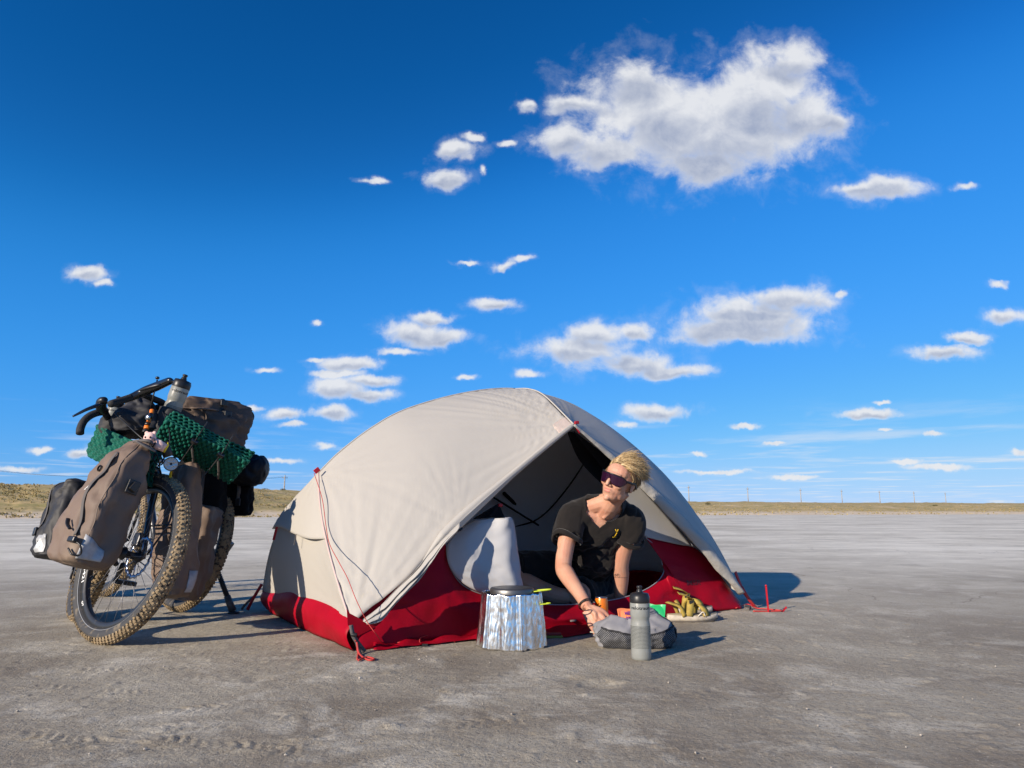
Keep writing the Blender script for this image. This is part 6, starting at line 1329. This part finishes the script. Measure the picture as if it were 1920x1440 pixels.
def pannier(px0, py0, px1, py1, d0, d1, w, dep, mt, label, seed, name='pannier_bag', top=.5, yaw=None, wr=.012, patch=None, group='panniers on the bicycles', cat='pannier', strap=True, expo=.4):
    a, b = P(px0, py0, d0), P(px1, py1, d1); z = unit(b - a); y = np.array(yaw if yaw is not None else [-.4, -.9, 0]); y = unit(y - z * (y @ z)); x = unit(np.cross(y, z)); x = x if x[0] > 0 else -x; L_ = np.linalg.norm(b - a)
    o, W = sack(name, a, x, y, z, [(-.004, w * .30, dep * .35, 0, 0), (.0, w * .43, dep * .44, 0, 0), (.03, w * .5, dep * .5, 0, 0), (L_ * .5, w * .51, dep * .5, 0, 0), (L_ * .85, w * .49, dep * (.3 + .2 * top), 0, 0), (L_ * .97, w * .46, dep * .5 * top, 0, 0), (L_, w * .36, dep * .3 * top, 0, 0)], mt, label, cat, group, wr, seed, expo)
    jn = max(range(56), key=lambda j: W[j, 22] @ y); sg = 1 if (W[(jn + 5) % 56, 22] - W[jn, 22]) @ x > 0 else -1
    on = lambda k, i, lift=.004: W[(jn + sg * int(round(k))) % 56, i] + unit(W[(jn + sg * int(round(k))) % 56, i] - W[:, i].mean(0)) * lift
    if strap:
        wline(o, a, [on(strap if strap is not True else -1, i, .004) for i in range(43, 18, -3)], .009, 'strap', M_WEB, .25)
        m = MB(); q = on(strap if strap is not True else -1, 19, .008); m.box(q, .028, .012, .04, x, y, z); bevel(at(np.array(a), m, 'buckle', M_BLK, o, False), .004)
    if patch:
        m = MB(); m.grid(np.array([[on(k, i, .003) for i in range(patch[2], patch[3])] for k in range(patch[0], patch[1])])); solid(at(np.array(a), m, 'reflector_patch', M_REFL, o), .0012, 0)
    return o, W, on
pannier(104, 1046, 146, 905, 3.42, 3.52, .185, .17, M_BLKB, 'dusty black pannier at the far left, behind the large brown one', 11, 'pannier_bag', .75, [-.6, -.8, 0], .016, (5, 11, 10, 19), strap=2)
pannier(322, 1118, 348, 872, 3.24, 3.36, .17, .13, M_BROWN, 'brown pannier right behind the tread of the front wheel', 13, 'pannier_bag', .5, [-.45, -.85, 0], .014, (12, 17, 10, 18), strap=False)
pannier(343, 1122, 388, 948, 3.62, 3.66, .15, .15, M_BROWN, 'brown roll-top pannier with black strap between the two bicycles', 15, 'pannier_bag', .85, [-.2, -.95, 0], .016, (-12, -4, 12, 20), strap=3)
pannier(440, 966, 446, 893, 3.92, 3.92, .165, .15, mat('deep_black', (.005, .005, .006), .9, spec=.1, bump=(30, .3, .005)), 'small boxy black bag hanging right of the farther bicycle', 17, 'saddle_bag', 1.0, [0, -1, 0], .012, None, 'bags on the farther bicycle', 'bag', 2)
pannier(372, 972, 384, 862, 3.72, 3.74, .24, .12, mat('frame_bag_black', (.006, .006, .007), .85, spec=.15, bump=(30, .3, .005)), 'black frame bag in the dark gap between front wheel and green foam mat', 37, 'frame_bag', .8, [0, -1, 0], .016, None, 'bags on the farther bicycle', 'bag', 3)
# brown roll-top bag on top of the farther bicycle
a = P(396, 866, 3.62); z = unit(P(404, 744, 3.62) - a); y = np.array([.80, -.60, 0]); y = unit(y - z * (y @ z)); x = unit(np.cross(y, z)); x = x if x[0] > 0 else -x
duf, DW = sack('duffel_bag', a, x, y, z, [(0, .13, .05, 0, 0), (.02, .170, .075, .0, 0), (.10, .190, .088, -.004, 0), (.19, .195, .085, -.002, 0), (.25, .19, .070, .0, 0), (.30, .175, .045, .0, 0), (.325, .14, .018, .0, 0)], mat('shaded_brown_tarp', (.098, .070, .054), .65, spec=.25, var=(7, (.080, .057, .044), .35, .65), bump=(18, .4, .008)), 'brown roll-top rack bag above the right green foam mat', 'bag', 'bags on the farther bicycle', .030, 23, .55, 60, 6)  # brown tarp with the shade on this bag put into its colour
jn = max(range(60), key=lambda j: DW[j, 22] @ y); sg = 1 if (DW[(jn + 5) % 60, 22] - DW[jn, 22]) @ x > 0 else -1; on = lambda k, i, lift=.005: DW[(jn + sg * int(round(k))) % 60, i] + unit(DW[(jn + sg * int(round(k))) % 60, i] - DW[:, i].mean(0)) * lift
wline(duf, a, [on(2, i, .005) for i in range(45, 24, -3)], .009, 'strap', M_BLK, .3); wline(duf, a, [on(k, 31, .006) for k in range(-12, 2, 2)], .008, 'fold_edge', M_BROWN, .6)
for i in (38, 29): m = MB(); m.box(on(2, i, .010), .04, .014, .03, x, y, z); bevel(at(np.array(a), m, 'buckle', M_BLK, duf, False), .004)
wline(duf, a, [on(13, 40, .004), on(14, 30, .010), on(14, 18, .012), on(14, 6, .006)], .010, 'strap', M_BLK, .3)
# black dry bag sticking out to the right
a = P(415, 868, 3.85); z = unit(P(492, 888, 3.85) - a); y = np.array([0, -1., 0]); y = unit(y - z * (y @ z)); x = unit(np.cross(y, z)); Lz = np.linalg.norm(P(498, 888, 3.85) - a)
sack('dry_bag', a, x, y, z, [(0, .05, .05, 0, 0), (.02, .088, .085, 0, 0), (Lz * .5, .095, .09, 0, 0), (Lz * .85, .088, .085, 0, 0), (Lz * .98, .060, .060, 0, 0), (Lz * 1.02, .02, .02, .0, 0)], mat('dry_bag_black', (.005, .006, .009), .5, spec=.25, bump=(25, .4, .006)), 'shiny black dry bag sticking out right of the farther bicycle', 'bag', 'bags on the farther bicycle', .012, 29, .95, 48, 8)
# black handlebar bag and two stem bags
a = P(254, 812, 3.32); z = unit(P(262, 742, 3.36) - a); y = unit(np.array([.25, -.96, 0])); y = unit(y - z * (y @ z)); x = unit(np.cross(y, z)); x = x if x[0] > 0 else -x
sack('handlebar_bag', a, x, y, z, [(-.01, .10, .07, 0, 0), (0, .115, .08, 0, 0), (.05, .112, .085, 0, 0), (.10, .090, .075, .004, 0), (.15, .055, .05, .008, 0), (.18, .022, .03, .01, 0)], mat('charcoal_nylon', (.022, .022, .026), .7, bump=(16, .35, .008)), 'charcoal handlebar bag above the brown pannier', 'bag', 'bags on the nearer bicycle', .024, 31, .75, 52, 7)
def stem_bag(p0, p1, r, label, seed):
    a, b = P(*p0), P(*p1); z = unit(b - a); y = np.array([0, -1., 0]); y = unit(y - z * (y @ z)); x = unit(np.cross(y, z)); L_ = np.linalg.norm(b - a); o, W = sack('stem_bag', a, x, y, z, [(0, r * .6, r * .6, 0, 0), (.01, r * .9, r * .9, 0, 0), (L_ * .5, r, r, 0, 0), (L_ * .97, r * 1.02, r * 1.02, 0, 0), (L_, r * .9, r * .9, 0, 0)], M_BLKF, label, 'bag', 'bags on the nearer bicycle', .006, seed, .98, 40, 9); return o
stem_bag((298, 818, 3.33), (322, 768, 3.35), .052, 'black stem bag holding the higher water bottle', 33); stem_bag((205, 822, 3.30), (212, 786, 3.32), .052, 'black stem bag holding the lower water bottle at the left', 35)
for (p0, p1, f, lb) in (((306, 812, 3.36), (349, 700, 3.36), .75, 'translucent bottle with black cap standing highest on the bicycle'), ((198, 836, 3.33), (223, 741, 3.33), .35, 'translucent bottle half hidden behind the handlebar at the left')):
    a, b = P(*p0), P(*p1); L_ = np.linalg.norm(b - a); bottle(a, b - a, f, lb, L_ / .264 * .98)
# ---- egg-crate foam mats
def foam(cs, d, nlay, step, bend, label, straps, seed, bumps=(15, 6)):
    """cs: pixel corners (top-left, top-right, bottom-left) and their distances"""
    p0, p1, p2 = P(*cs[0]), P(*cs[1]), P(*cs[2]); a = p1 - p0; b = p2 - p0; La, Lb = np.linalg.norm(a), np.linalg.norm(b); ua = a / La; ub = b - ua * (b @ ua); ub = unit(ub); nn_ = unit(np.cross(ua, ub)); nn_ = nn_ if nn_[1] < 0 else -nn_
    o = empty('foam_mat', p0 + a * .5 + b); O = np.array(o.location); nu, nv = bumps[0] * 8 + 1, bumps[1] * 8 + 1
    U, V = np.meshgrid(np.linspace(0, 1, nu), np.linspace(0, 1, nv), indexing='ij')
    for k in range(nlay):
        ph = PI * (k % 2); rowoff = np.floor(V * bumps[1]) % 2 * .5; z = np.cos((U * bumps[0] + rowoff * 0 + .25) * 2 * PI + ph) * np.cos((V * bumps[1] + .25) * 2 * PI)
        z = np.sign(z) * np.abs(z) ** .7 * .0085 * (1.0 if k in (0, nlay - 1) else .6); wob = .010 * np.sin(V * 2.5 * PI + k * .5 + seed) * .5 + bend * np.sin(V * PI)
        g = p0 + U[..., None] * a + V[..., None] * (ub * Lb) + (V * (b @ ua))[..., None] * ua + nn_ * (z + wob - k * step + .004 * np.sin(U * 7 + k))[..., None] + ua * (.006 * math.sin(k * 2.1))
        m = MB(); m.grid(g); solid(at(O, m, 'foam_layer', M_GREEN, o), .006, 0)
    for s in straps:
        pts = [p0 + a * s + ub * Lb * v + ua * (b @ ua) * v + nn_ * (.016 + bend * math.sin(PI * v)) for v in np.linspace(-.04, 1.04, 9)]; back = [q - nn_ * (nlay * step + .022) for q in pts[::-1]]
        m = MB(); m.tube(np.array(pts + back + pts[:1]), .011, 8, False, ua, .22); at(O, m, 'strap', M_BLKF, o)
        m = MB(); m.box(pts[1] + nn_ * .006, .032, .03, .016, ua, ub, nn_); bevel(at(O, m, 'buckle', M_GLOSS, o, False), .004)
        m = MB(); m.tube(spline([pts[2] + nn_ * .006, pts[3] + nn_ * .012 + ua * .02, pts[5] + nn_ * .01 + ua * .045, pts[7] + nn_ * .006 + ua * .06], 16), [.003] + [.0055] * 14 + [.003], 6, True, nn_, .35); at(O, m, 'strap_end', M_WEB, o)
    tag(o, label, 'foam mat', 'green egg-crate foam mats'); return o
foam([(313, 785, 3.12), (467, 864, 3.28), (285, 832, 3.34)], 0, 5, .0115, .012, 'green egg-crate foam mat strapped below the brown roll-top bag', (.38, .70), 1, (16, 5))
foam([(184, 797, 3.30), (282, 842, 3.10), (166, 851, 3.26)], 0, 6, .0125, .008, 'green egg-crate foam mat at the left behind the brown pannier', (.9,), 2, (9, 5))
# ---- plush toy, spray can, orange strap
o = empty('plush_toy', P(290, 830, 3.00)); O = np.array(o.location); M_PINK = mat('pink_plush', (.78, .50, .44), .9, sheen=.4, bump=(160, .5, .002)); m = MB(); hq = P(281, 822, 2.99); m.ell(hq, (.026, .022, .027)); m.tube([P(287, 828, 3.0), P(297, 834, 3.0), P(309, 840, 3.0)], [.017, .022, .018], 12); m.ell(hq + [-.016, .002, .022], (.009, .006, .009)); m.ell(hq + [.016, .002, .022], (.009, .006, .009)); at(O, m, 'toy_body', M_PINK, o)
for dx in (-.009, .012): m = MB(); m.ell(hq + [dx, -.021, .003], (.004, .003, .0045)); at(O, m, 'toy_eye', M_BLK, o)
m = MB(); m.ell(hq + [.001, -.022, -.008], (.007, .005, .005)); at(O, m, 'snout', M_PINK, o); m = MB(); m.tube(spline([P(288, 822, 2.975), P(291, 830, 2.972), P(286, 838, 2.975)], 8), .003, 6); at(O, m, 'band', M_BLKF, o); tag(o, 'pink plush toy strapped to the front of the nearer bicycle', 'toy')
o = empty('spray_can', P(316, 850, 3.03)); O = np.array(o.location); ca, cb_ = P(316, 856, 3.03), P(307, 832, 3.02); m = MB(); L_ = np.linalg.norm(cb_ - ca); m.lathe([(.018, 0), (.021, .003), (.021, L_), (.016, L_ + .006)], ca, cb_ - ca, 20); at(O, m, 'can_body', M_BLK, o)
ua = unit(cb_ - ca); fx = unit(np.cross(ua, [0, 1., 0])); fy = -unit(np.cross(fx, ua)); fy = fy if fy[1] < 0 else -fy
for s in (-1, 1): m = MB(); m.grid(np.array([[ca + ua * (L_ * (.45 + .45 * t) + w) + (fx * math.sin(s * t * 1.35) + fy * math.cos(t * 1.35)) * .0218 for w in (-.007, .007)] for t in np.linspace(0, 1, 10)])); solid(at(O, m, 'yellow_mark', mat('yellow_mark', (.85, .62, .01), .5), o), .001, 0)
tag(o, 'black spray can with a yellow V mark beside the plush toy', 'spray can')
o = empty('strap_mount', P(277, 790, 3.16)); O = np.array(o.location)
for i, (x0, y0, x1, y1, orange, r) in enumerate([(285, 768, 284, 775, 1, .010), (284, 775, 281, 783, 0, .015), (281, 783, 278, 792, 1, .012), (278, 792, 276, 797, 0, .013), (276, 797, 274, 804, 1, .012), (274, 804, 271, 811, 0, .014)]):
    m = MB(); m.tube([P(x0, y0, 3.16), P(x1, y1, 3.15)], r, 8, True, None, .7); bevel(at(O, m, 'orange_segment' if orange else 'black_segment', mat('orange_rubber', (.80, .19, .01), .5) if orange else M_BLK, o, False), .003)
m = MB(); m.lathe([(.010, 0), (.013, .004), (.013, .008), (.010, .012)], P(279, 783, 3.14), (-.4, -1, 0), 12); at(O, m, 'clip', M_STEEL, o); tag(o, 'orange and black segmented strap hanging below the handlebar', 'strap')
